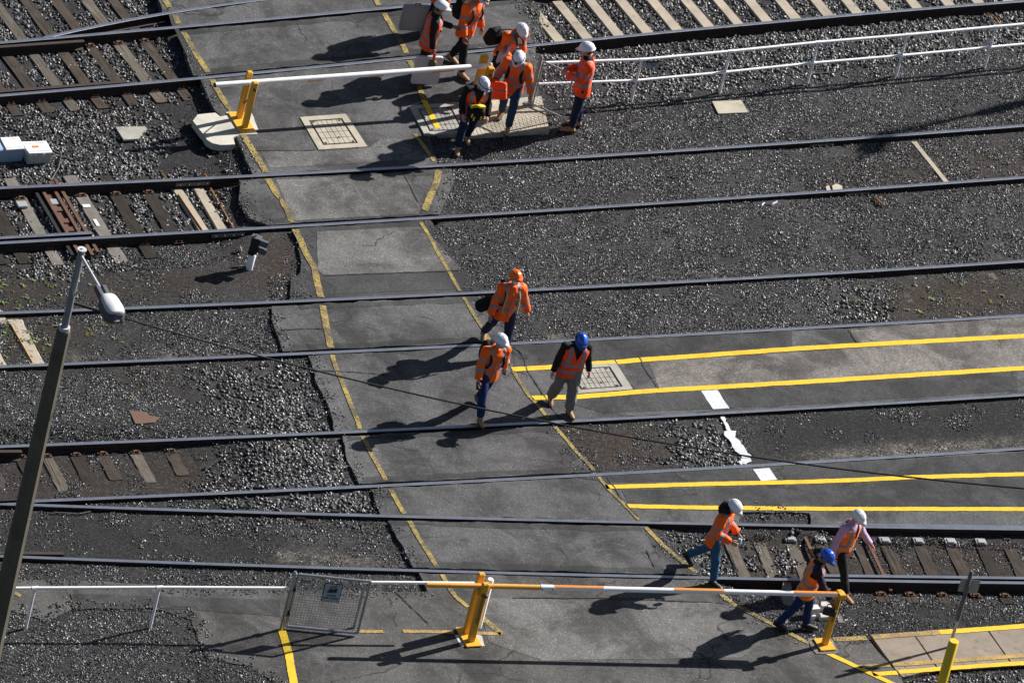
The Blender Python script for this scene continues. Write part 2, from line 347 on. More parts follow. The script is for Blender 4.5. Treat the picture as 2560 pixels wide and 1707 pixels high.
patch([(1621, 905), (1980, 881), (2560, 843), (2800, 828), (2800, 912), (2560, 925), (2150, 950), (1980, 960), (1648, 973)], 'asphalt_brown')
patch([(2126, 826), (2560, 792), (2800, 779), (2800, 812), (2560, 838), (2144, 857)], 'asphalt_brown')
patch(T('A6', (395, 50), (1090, 18), (1340, 295), (980, 318), (440, 335), (400, 300)), 'asphalt_pale')
patch(T('A2', (130, 1178), (970, 1132), (1090, 1340), (1060, 1398), (255, 1440), (200, 1330)), 'asphalt_pale')
patch(T('A2', (30, 990), (400, 985), (735, 962), (800, 912), (930, 905), (1150, 1040), (85, 1098)), 'asphalt_pale')
patch(T('A7', (0, 800), (640, 760), (1829, 700), (1829, 812), (830, 884), (660, 880), (480, 905), (10, 940)), 'asphalt_dark')
patch(T('B1', (462, 982), (1829, 1025), (1829, 1130), (1000, 1075), (480, 1080)), 'asphalt_dark')
patch(T('B3', (-240, 1012), (1420, 1046), (1720, 1240), (1500, 1400), (200, 1420), (-150, 1300)), 'asphalt_pale')
patch(T('A6', (240, 345), (1380, 310), (1440, 420), (240, 470)), 'asphalt_dark')
patch(T('B4', (-1100, 225), (1829, 60), (2200, 40), (2200, 190), (700, 235), (-900, 255)), 'asphalt_dark')
patch(T('B4', (-800, 310), (700, 262), (1829, 222), (2200, 212), (2200, 418), (-750, 408)), 'asphalt_dark')
patch(T('A7', (850, 1100), (1829, 1050), (3300, 955), (3300, 1090), (1829, 1185), (600, 1235), (330, 1160)), 'asphalt_dark')
# crumbled darker seams along the rails in the crossing
for k, xa, xb in ((2, 450, 1290), (3, 505, 1335), (4, 640, 1110), (5, 690, 1095), (6, 740, 1190), (7, 780, 1290), (8, 860, 1380), (9, 920, 1475), (10, 970, 1600), (11, 1050, 1740)):
    a_, b_ = (0.11, 0.24) if k % 2 == 0 else (-0.26, -0.11)
    slab('asphalt_seam', seg(k, xa, xb, a_) + seg(k, xb, xa, b_), 0.0035, 0.003, M['asphalt_dark'], amp=0.035, step=0.1)
# concrete path slabs, bottom right: each slab a piece
def cslab(pts, mat='concrete_slab', z=0.012, th=0.12, name='concrete_slab', amp=0.004):
    o = outline(pts); PANELS.append(np.array(o)); return slab(name, o, z, th, M[mat], amp=amp)
ps = empty('concrete_path', G(2400, 1620), kind='structure')
for q in (T('B4', (832, 1262), (1100, 1246), (1262, 1478), (1040, 1528), (1006, 1505)), T('B4', (1110, 1245), (1576, 1210), (1745, 1448), (1272, 1476)), T('B4', (1586, 1208), (2150, 1170), (2310, 1405), (1755, 1446))):
    o = cslab(q); o.parent = ps; o.matrix_parent_inverse = Matrix.Translation(-ps.location); 
    if 'kind' in o: del o['kind']

# painted lines ------------------------------------------------------
def on_rail(p):
    s = p @ AX; t = p @ NR
    for k, r in RL.items():
        if k == 1 and s > 4: continue
        d = t - float(r.t(s))
        inner = k in (2, 4, 6, 8, 10)
        lo, hi = (-0.05, 0.10) if inner else (-0.10, 0.05)
        if lo < d < hi: return True
    return False
def stripe(name, pts, w, mat, z=0.009, brk=True, jit=0.004, w2=None):
    P = [np.array(G(*p)[:2]) for p in pts]; out = []
    for i in range(len(P) - 1):
        L = np.linalg.norm(P[i + 1] - P[i]); k = max(1, int(L / 0.06))
        for q in range(k): out.append(P[i] + (P[i + 1] - P[i]) * q / k)
    out.append(P[-1]); P = np.array(out)
    D = np.gradient(P, axis=0); D /= np.linalg.norm(D, axis=1)[:, None] + 1e-9
    for _ in range(3): D[1:-1] = (D[:-2] + D[1:-1] + D[2:]) / 3
    N = np.stack([-D[:, 1], D[:, 0]], 1); vs = []; fs = []
    ww = np.linspace(w, w2 or w, len(P))
    for i, p in enumerate(P):
        j = noise.noise(Vector((p[0] * 3, p[1] * 3, 1))) * jit * 2
        a = p + N[i] * (ww[i] / 2 + j + random.uniform(-jit, jit)); b = p - N[i] * (ww[i] / 2 - j + random.uniform(-jit, jit)); vs += [(*a, z), (*b, z)]
        if i and not (brk and (on_rail(P[i - 1]) or on_rail(p))): fs.append((2 * i - 2, 2 * i - 1, 2 * i + 1, 2 * i))
    mb = MB(); mb.add(vs, fs); o = mb.build(name, M[mat]); o['kind'] = 'structure'
    bm = bmesh.new(); bm.from_mesh(o.data); bmesh.ops.delete(bm, geom=[v for v in bm.verts if not v.link_faces], context='VERTS')
    for f in bm.faces:
        if f.normal.z < 0: f.normal_flip()
    bm.to_mesh(o.data); bm.free(); return o
YLp = T('A1', (1030, -90), (1075, 0), (1130, 90), (1190, 200), (1290, 370), (1370, 490), (1405, 565), (1475, 680), (1530, 755)) 
stripe('yellow_line', YLp, 0.108, 'yellow_worn')
stripe('yellow_line', T('A1', (1590, 885), (1650, 985), (1725, 1105), (1750, 1170), (1829, 1310)) + T('A2', (150, 1290), (210, 1380), (232, 1440), (255, 1500), (285, 1560)) + T('A6', (330, 200), (385, 300), (398, 385), (425, 480), (440, 560), (460, 680), (490, 810)), 0.120, 'yellow_worn')
stripe('yellow_line', T('A6', (492, 815), (510, 900), (540, 980), (600, 1130), (660, 1280), (690, 1370), (730, 1460), (790, 1568)) + T('B2', (850, 245), (870, 290), (960, 450), (1000, 510), (1080, 650), (1170, 790), (1215, 860), (1270, 960), (1300, 1000), (1385, 1072)), 0.084, 'yellow_worn')
stripe('yellow_line', T('B2', (1478, 1140), (1540, 1195), (1610, 1252)), 0.120, 'yellow_worn')
stripe('yellow_line', T('A2', (740, -80), (780, 0), (860, 130), (930, 250), (960, 300), (1000, 400), (1030, 450), (1065, 570), (1100, 670)), 0.104, 'yellow_worn')
stripe('yellow_line', T('A2', (1098, 668), (1150, 780), (1188, 848)), 0.104, 'yellow_bright', z=0.034)
stripe('yellow_line', T('A2', (1040, 878), (1075, 930), (1125, 1000), (1162, 1055)), 0.080, 'yellow_worn')
stripe('yellow_line', T('A2', (1197, 1105), (1175, 1200), (1100, 1375)), 0.120, 'yellow_worn')
stripe('yellow_line', T('A2', (1066, 1440), (1110, 1510)) + T('A6', (1130, 80), (1200, 210), (1260, 310), (1330, 440), (1355, 480), (1420, 590), (1490, 700), (1560, 830), (1640, 960)), 0.068, 'yellow_worn')
stripe('yellow_line', T('A7', (5, 962), (100, 1110), (190, 1210), (260, 1300), (330, 1380), (430, 1500), (500, 1568)) + T('B3', (620, 290), (760, 430), (870, 550)), 0.068, 'yellow_worn')
stripe('yellow_line', T('B3', (870, 550), (1000, 680), (1110, 775), (1220, 860), (1290, 920), (1380, 1000), (1450, 1055), (1600, 1130), (1720, 1195)) + T('B4', (310, 1250), (425, 1310)), 0.088, 'yellow_worn')
stripe('yellow_line', T('B4', (530, 1365), (700, 1445), (850, 1515), (960, 1568), (1200, 1690)), 0.104, 'yellow_bright')
stripe('yellow_line', T('A7', (0, 952), (280, 935), (500, 915), (670, 905), (830, 890), (1829, 818)) + T('A8', (1000, 778), (1829, 733), (2400, 702)), 0.124, 'yellow_bright')
stripe('yellow_line', T('A7', (130, 1137), (430, 1130), (800, 1100), (960, 1088), (1829, 1038)) + T('A8', (760, 1010), (1829, 943), (2400, 908)), 0.124, 'yellow_bright')
stripe('yellow_line', T('B3', (610, 289), (1200, 272), (1829, 258)) + T('B4', (700, 245), (1100, 225), (1829, 205), (2300, 190)), 0.112, 'yellow_bright')
stripe('yellow_line', T('B3', (750, 413), (1200, 423), (1829, 430)) + T('B4', (700, 432), (1829, 433), (2300, 434)), 0.112, 'yellow_bright')
stripe('yellow_line', T('B4', (585, 1285), (800, 1273)), 0.112, 'yellow_worn')
stripe('yellow_line', T('B4', (838, 1270), (1280, 1240)), 0.120, 'yellow_faded', z=0.02)
stripe('yellow_line', T('B4', (1280, 1240), (1829, 1200), (2250, 1172)), 0.120, 'yellow_bright', z=0.02)
stripe('yellow_line', T('B4', (750, 1461), (955, 1452)), 0.088, 'yellow_faded')
stripe('yellow_line', T('B4', (970, 1452), (1240, 1435), (1829, 1392), (2250, 1362)), 0.104, 'yellow_faded', z=0.02)
stripe('yellow_line', T('B4', (840, 1510), (1000, 1500)), 0.104, 'yellow_bright')
stripe('yellow_line', T('B4', (1010, 1500), (1250, 1480), (1829, 1440), (2250, 1412)), 0.104, 'yellow_bright', z=0.02)
stripe('yellow_line', T('B2', (170, 1222), (212, 1375), (246, 1568), (262, 1660)), 0.136, 'yellow_bright')
stripe('yellow_line', T('B2', (672, 1230), (830, 1232)), 0.080, 'yellow_faded'); stripe('yellow_line', T('B2', (960, 1230), (1290, 1235)), 0.080, 'yellow_faded'); stripe('yellow_line', T('B2', (1440, 1242), (1600, 1246)), 0.080, 'yellow_faded')
stripe('yellow_line', T('B1', (65, 968), (135, 1000)), 0.080, 'yellow_faded')
stripe('white_line', T('A7', (1288, 1088), (1366, 1208)), 0.31, 'white_worn')
stripe('white_line', T('B3', (1616, 154), (1680, 246)), 0.31, 'white_worn')
stripe('white_line', T('A7', (1368, 1250), (1400, 1310), (1425, 1345)), 0.07, 'white_worn', z=-0.024, brk=False, jit=0.02)
stripe('white_line', T('A7', (1425, 1345), (1470, 1430), (1530, 1520)), 0.19, 'white_worn', z=-0.014, brk=False, jit=0.03)
stripe('white_line', T('A7', (1505, 1520), (1545, 1550)), 0.24, 'white_worn', z=-0.022, brk=False, jit=0.03)
# dark open joints in the asphalt
for q in (T('A7', (20, 795), (75, 870), (95, 950), (200, 1110), (320, 1280)), T('A7', (825, 862), (880, 960), (958, 1078)), T('A7', (672, 890), (735, 1000), (800, 1085)), T('A8', (680, 690), (742, 775)),
          T('A2', (965, 1135), (1010, 1220), (1060, 1330)), T('A6', (440, 338), (980, 318), (1380, 305)), T('B3', (0, 1010), (700, 1015), (1400, 1045)), T('B2', (900, 960), (1130, 1180)), T('A6', (380, 960), (520, 960), (860, 985)),
          T('B3', (880, 700), (930, 810)), T('A2', (0, 985), (400, 985), (730, 962), (800, 912)), T('A7', (0, 790), (40, 830), (100, 880)), T('B3', (610, 205), (660, 280), (760, 420), (840, 500)), T('B1', (462, 985), (478, 1080)), T('A6', (170, 690), (460, 685))):
    stripe('asphalt_joint', q, 0.022, 'plug_dark', z=0.0125, jit=0.008)

# ---------------------------------------------------------------- the gravel ground
LV = [  # (outline, level)   default -0.055
    ([(-900, -700), (340, -700), (430, 62), (560, 330), (610, 440), (560, 480), (620, 560), (560, 640), (0, 680), (-900, 700)], -0.182),
    ([(1310, -700), (3600, -700), (3600, -40), (2560, 35), (1345, 160)], -0.188),
    ([(-900, 1050), (300, 1080), (640, 1120), (640, 1210), (300, 1225), (-900, 1260)], -0.158),
    ([(1640, 1318), (3600, 1340), (3600, 1520), (2400, 1540), (1900, 1500)], -0.172),
    ([(1400, 1066), (1770, 1050), (1900, 1130), (1500, 1170)], -0.05),
    (T('B3', (1470, 430), (2040, 440), (2040, 560), (1440, 560)), -0.03),
    ([(2050, 620), (3600, 540), (3600, 740), (2150, 810)], -0.10),
    ([(1900, 330), (3600, 240), (3600, 460), (2000, 530)], -0.085),
    ([(-900, 1450), (700, 1450), (760, 2100), (-900, 2100)], -0.012),
    ([(2240, 1700), (3600, 1640), (3600, 2300), (2300, 2300)], -0.04)]
st = 0.10
gx = np.arange(-17, 17.01, st); gy = np.arange(-20, 23.01, st)
gx = np.concatenate([[-400, -200, -90, -45, -25], gx, [25, 45, 90, 200, 400]]); gy = np.concatenate([[-400, -200, -90, -45, -27], gy, [30, 50, 90, 200, 600]])
GX, GY = np.meshgrid(gx, gy, indexing='ij'); GP = np.stack([GX, GY], -1)
Z = np.full(GX.shape, -0.055)
for q, z in LV: Z[inside(GP, wpoly(q))] = z
def blur(a, k):
    for _ in range(k):
        a = (np.roll(a, 1, 0) + a + np.roll(a, -1, 0)) / 3; a = (np.roll(a, 1, 1) + a + np.roll(a, -1, 1)) / 3
    return a
Z = blur(Z, 5)
UP = np.zeros(GX.shape, bool)
for p in PANELS: UP |= inside(GP, p)
Un = np.vectorize(lambda x, y: noise.noise(Vector((x * 1.3, y * 1.3, 3))) * 0.012 + noise.noise(Vector((x * 4.7, y * 4.7, 8))) * 0.008)(GX, GY)
Z = Z + Un
def erode(a, k):
    for _ in range(k): a = a & np.roll(a, 1, 0) & np.roll(a, -1, 0) & np.roll(a, 1, 1) & np.roll(a, -1, 1)
    return a
NT = inside(GP, wpoly([(1835, 1272), (2040, 1272), (2040, 1312), (1835, 1312)])); Z[NT] = np.maximum(Z[NT], -0.04)
UI = erode(UP, 1); Z[UP] = np.minimum(Z[UP], -0.035); Z[UI] = -0.150
near = ~erode(~UP, 3); SS = GP @ AX; TT = GP @ NR
RE = {2: 1290, 3: 1335, 4: 1110, 5: 1095, 6: 1195, 8: 1380, 10: 1600, 11: 1745}
RB = {2: 446, 3: 505, 4: 640, 5: 740, 6: 735, 7: 775, 8: 860, 9: 925, 10: 970, 11: 1050}
for k_, r_ in RL.items():
    if k_ == 1: continue
    d_ = TT - r_.t(SS); s_hi = r_.s_px(RE[k_]) if k_ in RE else r_.s_px(1300 if k_ == 7 else 1480)
    Z[near & (np.abs(d_) < 0.16) & (SS > r_.s_px(RB[k_])) & (SS < s_hi)] = -0.12
ND = ~erode(~NT, 2); Z[ND] = np.maximum(Z[ND], -0.045)
# tint masks: R brown earth, G pale dust, B dark soil and painted vignette
def mask(polys, k=6):
    m = np.zeros(GX.shape)
    for q in polys: m[inside(GP, wpoly(q))] = 1
    return blur(m, k)
brown = mask([T('A5', (0, 120), (700, 160), (700, 300), (1500, 260), (1400, 460), (0, 540)), T('A5', (0, 590), (600, 600), (500, 880), (0, 900)), T('A8', (980, 330), (1829, 290), (1829, 590), (760, 640)), T('A4', (750, 980), (1900, 900), (1900, 1180), (400, 1230)),
              T('B4', (0, 580), (1900, 610), (1900, 860), (0, 860)), T('B1', (0, 60), (1400, 30), (1300, 320), (0, 360)), [(560, 590), (740, 580), (750, 700), (640, 740)], T('A7', (280, 1310), (1000, 1290), (1000, 1568), (480, 1560))])
rust = mask([T('A5', (700, 930), (1250, 930), (1250, 1080), (1000, 1160), (720, 1080))], 4)
pale = mask([T('A5', (1000, 830), (1650, 790), (1650, 835), (1000, 870)), T('A8', (400, 1490), (1100, 1420), (1829, 1390), (1829, 1440), (300, 1560)), T('A7', (250, 700), (560, 690), (560, 730), (250, 750)), T('A7', (1250, 290), (1400, 270), (1500, 340), (1300, 350)), T('A5', (430, 830), (800, 860), (430, 890)),
             T('B2', (150, 700), (500, 730), (980, 760), (980, 790), (150, 760))], 2)
dark = mask([T('A8', (0, 1250), (1829, 1140), (1829, 1400), (300, 1500), (0, 1480)), T('B4', (650, 1000), (1829, 920), (1829, 1190), (600, 1270)), T('B1', (0, 450), (1829, 560), (1829, 780), (0, 740)), T('A1', (1050, 620), (1400, 700), (1550, 1000), (1600, 1130), (1100, 1100)), [(595, 455), (700, 440), (700, 565), (620, 560)]], 4)
brown += rust * 1.0
dark += 0.55 * mask([[(-900, -700), (350, -700), (520, 400), (560, 700), (620, 1000), (760, 1450), (760, 2200), (-900, 2200)]], 12) + 0.3 * mask([[(1900, 850), (3600, 850), (3600, 1700), (2000, 1700)]], 12)  # dirtier soil plus lens falloff painted in at left and lower right
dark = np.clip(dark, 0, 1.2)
def to_idx(P):
    i = np.clip(((P[..., 0] + 17) / st + 5).round().astype(int), 0, len(gx) - 1); j = np.clip(((P[..., 1] + 20) / st + 5).round().astype(int), 0, len(gy) - 1); return i, j
def gz(x, y): i, j = to_idx(np.array([x, y])); return float(Z[i, j])
nx, ny = GX.shape; V = np.stack([GX, GY, Z], -1).reshape(-1, 3)
ii = np.arange(nx - 1)[:, None] * ny + np.arange(ny - 1)[None]; ii = ii.ravel()
me = bpy.data.meshes.new('gravel_ground'); me.vertices.add(len(V)); me.vertices.foreach_set('co', V.ravel())
F = np.stack([ii, ii + ny, ii + ny + 1, ii + 1], 1); me.loops.add(F.size); me.loops.foreach_set('vertex_index', F.ravel()); me.polygons.add(len(F)); me.polygons.foreach_set('loop_start', np.arange(len(F)) * 4)
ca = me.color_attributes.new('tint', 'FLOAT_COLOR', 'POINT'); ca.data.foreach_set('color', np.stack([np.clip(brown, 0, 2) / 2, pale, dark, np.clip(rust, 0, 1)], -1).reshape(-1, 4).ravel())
me.update(calc_edges=True); me.validate()
def ground_mat():
    b = NB('gravel_base'); c = b.coord(); a = b.attr('tint'); sp = b.n('ShaderNodeSeparateColor'); b.l(a.outputs['Color'], sp.inputs[0])
    wob = b.noise(c, 3, 5, 0.7)
    v = b.n('ShaderNodeTexVoronoi'); b.l(c, v.inputs['Vector']); v.inputs['Scale'].default_value = 48
    sv = b.n('ShaderNodeSeparateColor'); b.l(v.outputs['Color'], sv.inputs[0])
    grain = b.ramp(sv.outputs[0], (0.0, 0.35), (0.6, 0.9), (0.9, 1.6), (1.0, 3.2))
    base = b.mix(b.ramp(b.noise(c, 0.7, 4), (0.35, 0.0), (0.65, 1.0)), (0.029, 0.029, 0.031), (0.046, 0.0455, 0.0465))
    base = b.mix(b.math('MULTIPLY', sp.outputs[0], b.ramp(wob, (0.3, 0.6), (0.6, 1.9))), base, (0.036, 0.026, 0.019))
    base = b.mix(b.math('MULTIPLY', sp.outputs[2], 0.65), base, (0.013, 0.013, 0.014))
    base = b.mix(b.math('MULTIPLY', sp.outputs[1], b.ramp(wob, (0.35, 0.0), (0.6, 1.3))), base, (0.13, 0.118, 0.102))
    base = b.mix(1.0, base, grain, 'MULTIPLY')
    return b.fin(base, 0.9, 0, b.bump(b.math('SUBTRACT', 1.0, v.outputs['Distance']), 0.9, 0.012, b.bump(wob, 0.5, 0.03)), 0.25)
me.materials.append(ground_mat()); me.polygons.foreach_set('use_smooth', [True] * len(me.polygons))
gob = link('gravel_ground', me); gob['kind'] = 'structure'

# ---------------------------------------------------------------- stones
def stone_mat(name, dark_, mid, pale_):
    b = NB(name); a = b.attr('shade'); i = b.n('ShaderNodeObjectInfo')
    f = b.math('FRACT', b.math('ADD', a.outputs['Fac'], i.outputs['Random']))
    col = b.ramp(f, (0.0, dark_), (0.55, mid), (0.88, mid), (1.0, pale_))
    w = b.math('FRACT', b.math('MULTIPLY', f, 7.3)); col = b.mix(b.math('MULTIPLY', w, 0.22), col, (0.095, 0.072, 0.05))
    c = b.coord(); col = b.mix(1.0, col, b.ramp(b.noise(c, 0.45, 5, 0.65, 0.5), (0.34, 0.45), (0.64, 1.10)), 'MULTIPLY')
    col = b.mix(b.ramp(b.noise(c, 1.1, 5, 0.7), (0.55, 0.0), (0.70, 0.65)), col, (0.035, 0.025, 0.018))
    return b.fin(col, 0.48, 0, None, 0.6)
stone_mat('stone_fine', (0.018, 0.019, 0.023), (0.078, 0.081, 0.089), (0.33, 0.335, 0.35)); stone_mat('stone_coarse', (0.019, 0.021, 0.025), (0.068, 0.071, 0.077), (0.29, 0.295, 0.30)); stone_mat('stone_pale', (0.07, 0.075, 0.08), (0.16, 0.165, 0.165), (0.44, 0.44, 0.42))
_ico = None
def ico_pts():
    bm = bmesh.new(); bmesh.ops.create_icosphere(bm, subdivisions=1, radius=1); v = np.array([x.co[:] for x in bm.verts]); f = [tuple(q.index for q in x.verts) for x in bm.faces]; bm.free(); return v, f
ICO = ico_pts(); OCT = (np.array([(1, 0, 0), (-1, 0, 0), (0, 1, 0), (0, -1, 0), (0, 0, 1), (0, 0, -1)], float), [(0, 2, 4), (2, 1, 4), (1, 3, 4), (3, 0, 4), (2, 0, 5), (1, 2, 5), (3, 1, 5), (0, 3, 5)])
CL = bpy.data.collections.new('stone_stock')
def cluster(name, base, n, R, r0, r1, mat, flat=0.7, sd=1):
    rs = np.random.default_rng(sd); vs = []; fs = []; sh = []
    for k in range(n):
        v, f = base; q = v * (1 + rs.uniform(-0.28, 0.28, (len(v), 1))); q = q * np.array([1, rs.uniform(0.6, 1), rs.uniform(0.5, 0.85) * flat + 0.15]) * rs.uniform(r0, r1)
        m = np.array(Matrix.Rotation(rs.uniform(0, 6.3), 3, 'Z') @ Matrix.Rotation(rs.uniform(-0.7, 0.7), 3, 'X') @ Matrix.Rotation(rs.uniform(-0.7, 0.7), 3, 'Y')); q = q @ m.T
        a = rs.uniform(0, 6.3); d = R * math.sqrt(rs.uniform(0, 1)); q = q + np.array([math.cos(a) * d, math.sin(a) * d, rs.uniform(-0.1, 0.7) * r0])
        b = len(vs); vs += [tuple(x) for x in q]; fs += [tuple(b + i for i in t) for t in f]; sh += [rs.uniform(0, 1)] * len(q)
    me = bpy.data.meshes.new(name); me.from_pydata(vs, [], fs); at = me.attributes.new('shade', 'FLOAT', 'POINT'); at.data.foreach_set('value', sh); me.materials.append(mat); me.update()
    return bpy.data.objects.new(name, me)
def scatter(name, proto, pts, label):
    me = bpy.data.meshes.new(name); me.vertices.add(len(pts)); me.vertices.foreach_set('co', np.asarray(pts, float).ravel())
    rz = np.zeros((len(pts), 3)); rz[:, 2] = rng.uniform(0, 6.28, len(pts)); a = me.attributes.new('rt', 'FLOAT_VECTOR', 'POINT'); a.data.foreach_set('vector', rz.ravel())
    a = me.attributes.new('sc', 'FLOAT', 'POINT'); a.data.foreach_set('value', rng.uniform(0.8, 1.2, len(pts)))
    o = link(name, me); tag(o, label, None, None, 'stuff')
    g = bpy.data.node_groups.new(name, 'GeometryNodeTree'); g.interface.new_socket('Geometry', in_out='INPUT', socket_type='NodeSocketGeometry'); g.interface.new_socket('Geometry', in_out='OUTPUT', socket_type='NodeSocketGeometry')
    N = g.nodes; L = g.links; gi = N.new('NodeGroupInput'); go = N.new('NodeGroupOutput'); ip = N.new('GeometryNodeInstanceOnPoints'); oi = N.new('GeometryNodeObjectInfo'); oi.inputs[0].default_value = proto; oi.inputs['As Instance'].default_value = True
    r = N.new('GeometryNodeInputNamedAttribute'); r.data_type = 'FLOAT_VECTOR'; r.inputs[0].default_value = 'rt'; s = N.new('GeometryNodeInputNamedAttribute'); s.data_type = 'FLOAT'; s.inputs[0].default_value = 'sc'
    L.new(gi.outputs[0], ip.inputs['Points']); L.new(oi.outputs['Geometry'], ip.inputs['Instance']); L.new(r.outputs[0], ip.inputs['Rotation']); L.new(s.outputs[0], ip.inputs['Scale']); L.new(ip.outputs[0], go.inputs[0])
    md = o.modifiers.new('scatter', 'NODES'); md.node_group = g; return o
# visible extent of the ground, a little enlarged
VIS = wpoly([(-250, -250), (2810, -250), (2810, 1960), (-250, 1960)])
def points(dens, test=None, near_rail=0.0, margin=0.0):
    lo, hi = VIS.min(0), VIS.max(0); n = int(dens * np.prod(hi - lo)); P = rng.uniform(lo, hi, (n, 2)); P = P[inside(P, VIS)]
    i, j = to_idx(P); ok = ~UP[i, j]
    for a in (-1, 1):
        for b_ in (0, 1):
            q = P + (np.array([a, 0]) if b_ else np.array([0, a])) * margin
            i2, j2 = to_idx(q); ok &= ~UP[i2, j2]
    P = P[ok]
    if test is not None: P = P[test(P)]
    if near_rail:
        s = P @ AX; t = P @ NR; k = np.ones(len(P), bool)
        for r in RL.values(): k &= np.abs(t - r.t(s)) > near_rail
        P = P[k]
    i, j = to_idx(P); return np.column_stack([P, Z[i, j]])
COARSE = [wpoly(q) for q in ([(-900, -700), (360, -700), (400, 62), (500, 200), (560, 330), (560, 420), (590, 470), (560, 560), (300, 590), (330, 660), (120, 690), (0, 640), (-900, 640)],
    [(1310, -700), (3600, -700), (3600, 60), (2560, 110), (2000, 190), (1500, 255), (1380, 250), (1345, 160)],
    [(480, 940), (760, 900), (850, 1060), (900, 1230), (940, 1290), (560, 1290), (500, 1200), (640, 1120)],
    T('A7', (1000, 1300), (1340, 1280), (1520, 1560), (1560, 1600), (1080, 1590)), T('B3', (1030, 600), (1250, 560), (1829, 600), (1829, 860), (1250, 860)), T('B3', (1480, 440), (2030, 450), (2030, 520), (1480, 520)), T('B4', (-50, 600), (330, 600), (460, 860), (-50, 880)),
    T('A8', (560, 420), (900, 400), (900, 620), (600, 560)), [(2262, 1700), (3600, 1640), (3600, 2300), (2300, 2300)])]
SPARSE = [wpoly(q) for q in (T('A5', (0, 130), (250, 200), (900, 300), (1829, 160), (1829, 520), (0, 560)), T('A5', (0, 600), (1000, 600), (900, 900), (0, 900)), T('B1', (0, 30), (1350, 10), (1300, 330), (0, 350)), T('A7', (280, 1310), (1000, 1290), (1100, 1590), (480, 1590)), T('A8', (-100, 1240), (2500, 1080), (2500, 1420), (-100, 1600)),
    T('B4', (330, 590), (2400, 620), (2400, 870), (400, 870)), T('A1', (1050, 620), (1400, 700), (1600, 1130), (1100, 1100)), T('B1', (0, 450), (1829, 560), (2600, 700), (2600, 780), (0, 740)), T('A8', (900, 330), (2400, 240), (2400, 600), (800, 650)), [(560, 460), (700, 440), (700, 565), (740, 600), (740, 700), (590, 640)])]
def in_any(P, L):
    r = np.zeros(len(P), bool)
    for q in L: r |= inside(P, q)
    return r
fuzz = lambda P: P + rng.normal(0, 0.16, P.shape)
f1 = [cluster('fine_stock', OCT, 60, 0.20, 0.009, 0.021, M['stone_fine'], 0.8, s) for s in (1, 2)]
c1 = [cluster('coarse_stock', ICO, 8, 0.085, 0.017, 0.037, M['stone_coarse'], 0.9, s) for s in (3, 4, 6)]
p1 = cluster('pale_stock', ICO, 7, 0.22, 0.014, 0.036, M['stone_pale'], 0.9, 5)
for k, c in enumerate(f1): scatter('fine_gravel', c, points(13, lambda P: ~in_any(fuzz(P), SPARSE) & ~in_any(P, COARSE), 0.06, 0.12), 'fine dark grey gravel laid between the rails')
scatter('fine_gravel', f1[0], points(3.2, lambda P: in_any(fuzz(P), SPARSE), 0.06, 0.12), 'thin scatter of small grey grit on bare brown earth')
BALLAST = (c1, COARSE)
scatter('pale_stones', p1, points(1.3, lambda P: in_any(fuzz(P), COARSE) , 0.12, 0.2), 'paler loose stones lying on the ballast')
scatter('pale_stones', p1, points(0.3, None, 0.12, 0.2), 'few pale stray stones on the fine gravel')
DARK3 = [wpoly(T('B1', (-200, 1110), (380, 1150), (480, 1085), (1000, 1080), (1250, 1160), (1350, 1400), (1500, 1500), (1829, 1600), (1829, 1900), (-200, 1900)))]
scatter('pale_stones', p1, points(2.2, lambda P: in_any(P, DARK3), 0.1, 0.1), 'loose mixed stones on the gravel in front of the lower fence')
PALE2 = [wpoly(q) for q in (T('B2', (0, 0), (560, 0), (800, 400), (500, 460), (100, 300), (0, 300)), T('A7', (1000, 1300), (1340, 1280), (1540, 1560), (1080, 1560)), T('A6', (0, 1180), (400, 1250), (560, 1568), (0, 1568)), T('A1', (900, 1230), (1200, 1240), (1300, 1480), (1000, 1480)))]
scatter('pale_stones', p1, points(16, lambda P: in_any(fuzz(P), PALE2), 0.12, 0.2), 'patch of pale grey loose ballast')
# stones spilt over the asphalt edges
def edge_pts(poly, n, sd, lo=0.0, z=0.002):
    W = wpoly(poly); out = []; L = [np.linalg.norm(W[i + 1] - W[i]) for i in range(len(W) - 1)]
    for i in range(len(W) - 1):
        for _ in range(int(n * L[i])):
            u = rng.random(); p = W[i] * (1 - u) + W[i + 1] * u + rng.normal(0, sd, 2); a, b_ = to_idx(p); out.append((p[0], p[1], z if UP[a, b_] else Z[a, b_]))
    return np.array(out)
sp1 = cluster('spill_stock', OCT, 9, 0.10, 0.007, 0.018, M['stone_fine'], 0.8, 21); sp2 = cluster('spill_coarse_stock', ICO, 3, 0.07, 0.012, 0.026, M['stone_coarse'], 0.9, 22)
E1 = [[(0, 1513), (38, 1528), (115, 1551), (134, 1547), (184, 1520), (383, 1519), (478, 1547), (494, 1597), (517, 1643), (612, 1662), (700, 1707)], [(8, 1448), (153, 1448), (344, 1457), (700, 1474), (900, 1476), (1072, 1479)], [(1766, 1453), (1831, 1509), (1938, 1566), (2020, 1605), (2084, 1600), (2166, 1592)],
      [(2250, 1690), (2560, 1667)], [(1074, 555), (1153, 671), (1172, 690), (1198, 725)], [(1205, 740), (1268, 820), (1300, 858)], [(1122, 415), (1132, 455), (1115, 497), (1105, 522)], [(1383, 1062), (1450, 1150), (1485, 1178)], [(1620, 1318), (1750, 1436)], [(1300, 0), (1325, 50), (1342, 190), (1345, 240)], [(1846, 1282), (1980, 1279), (2024, 1283)], [(1075, 345), (1200, 345), (1370, 332)]]
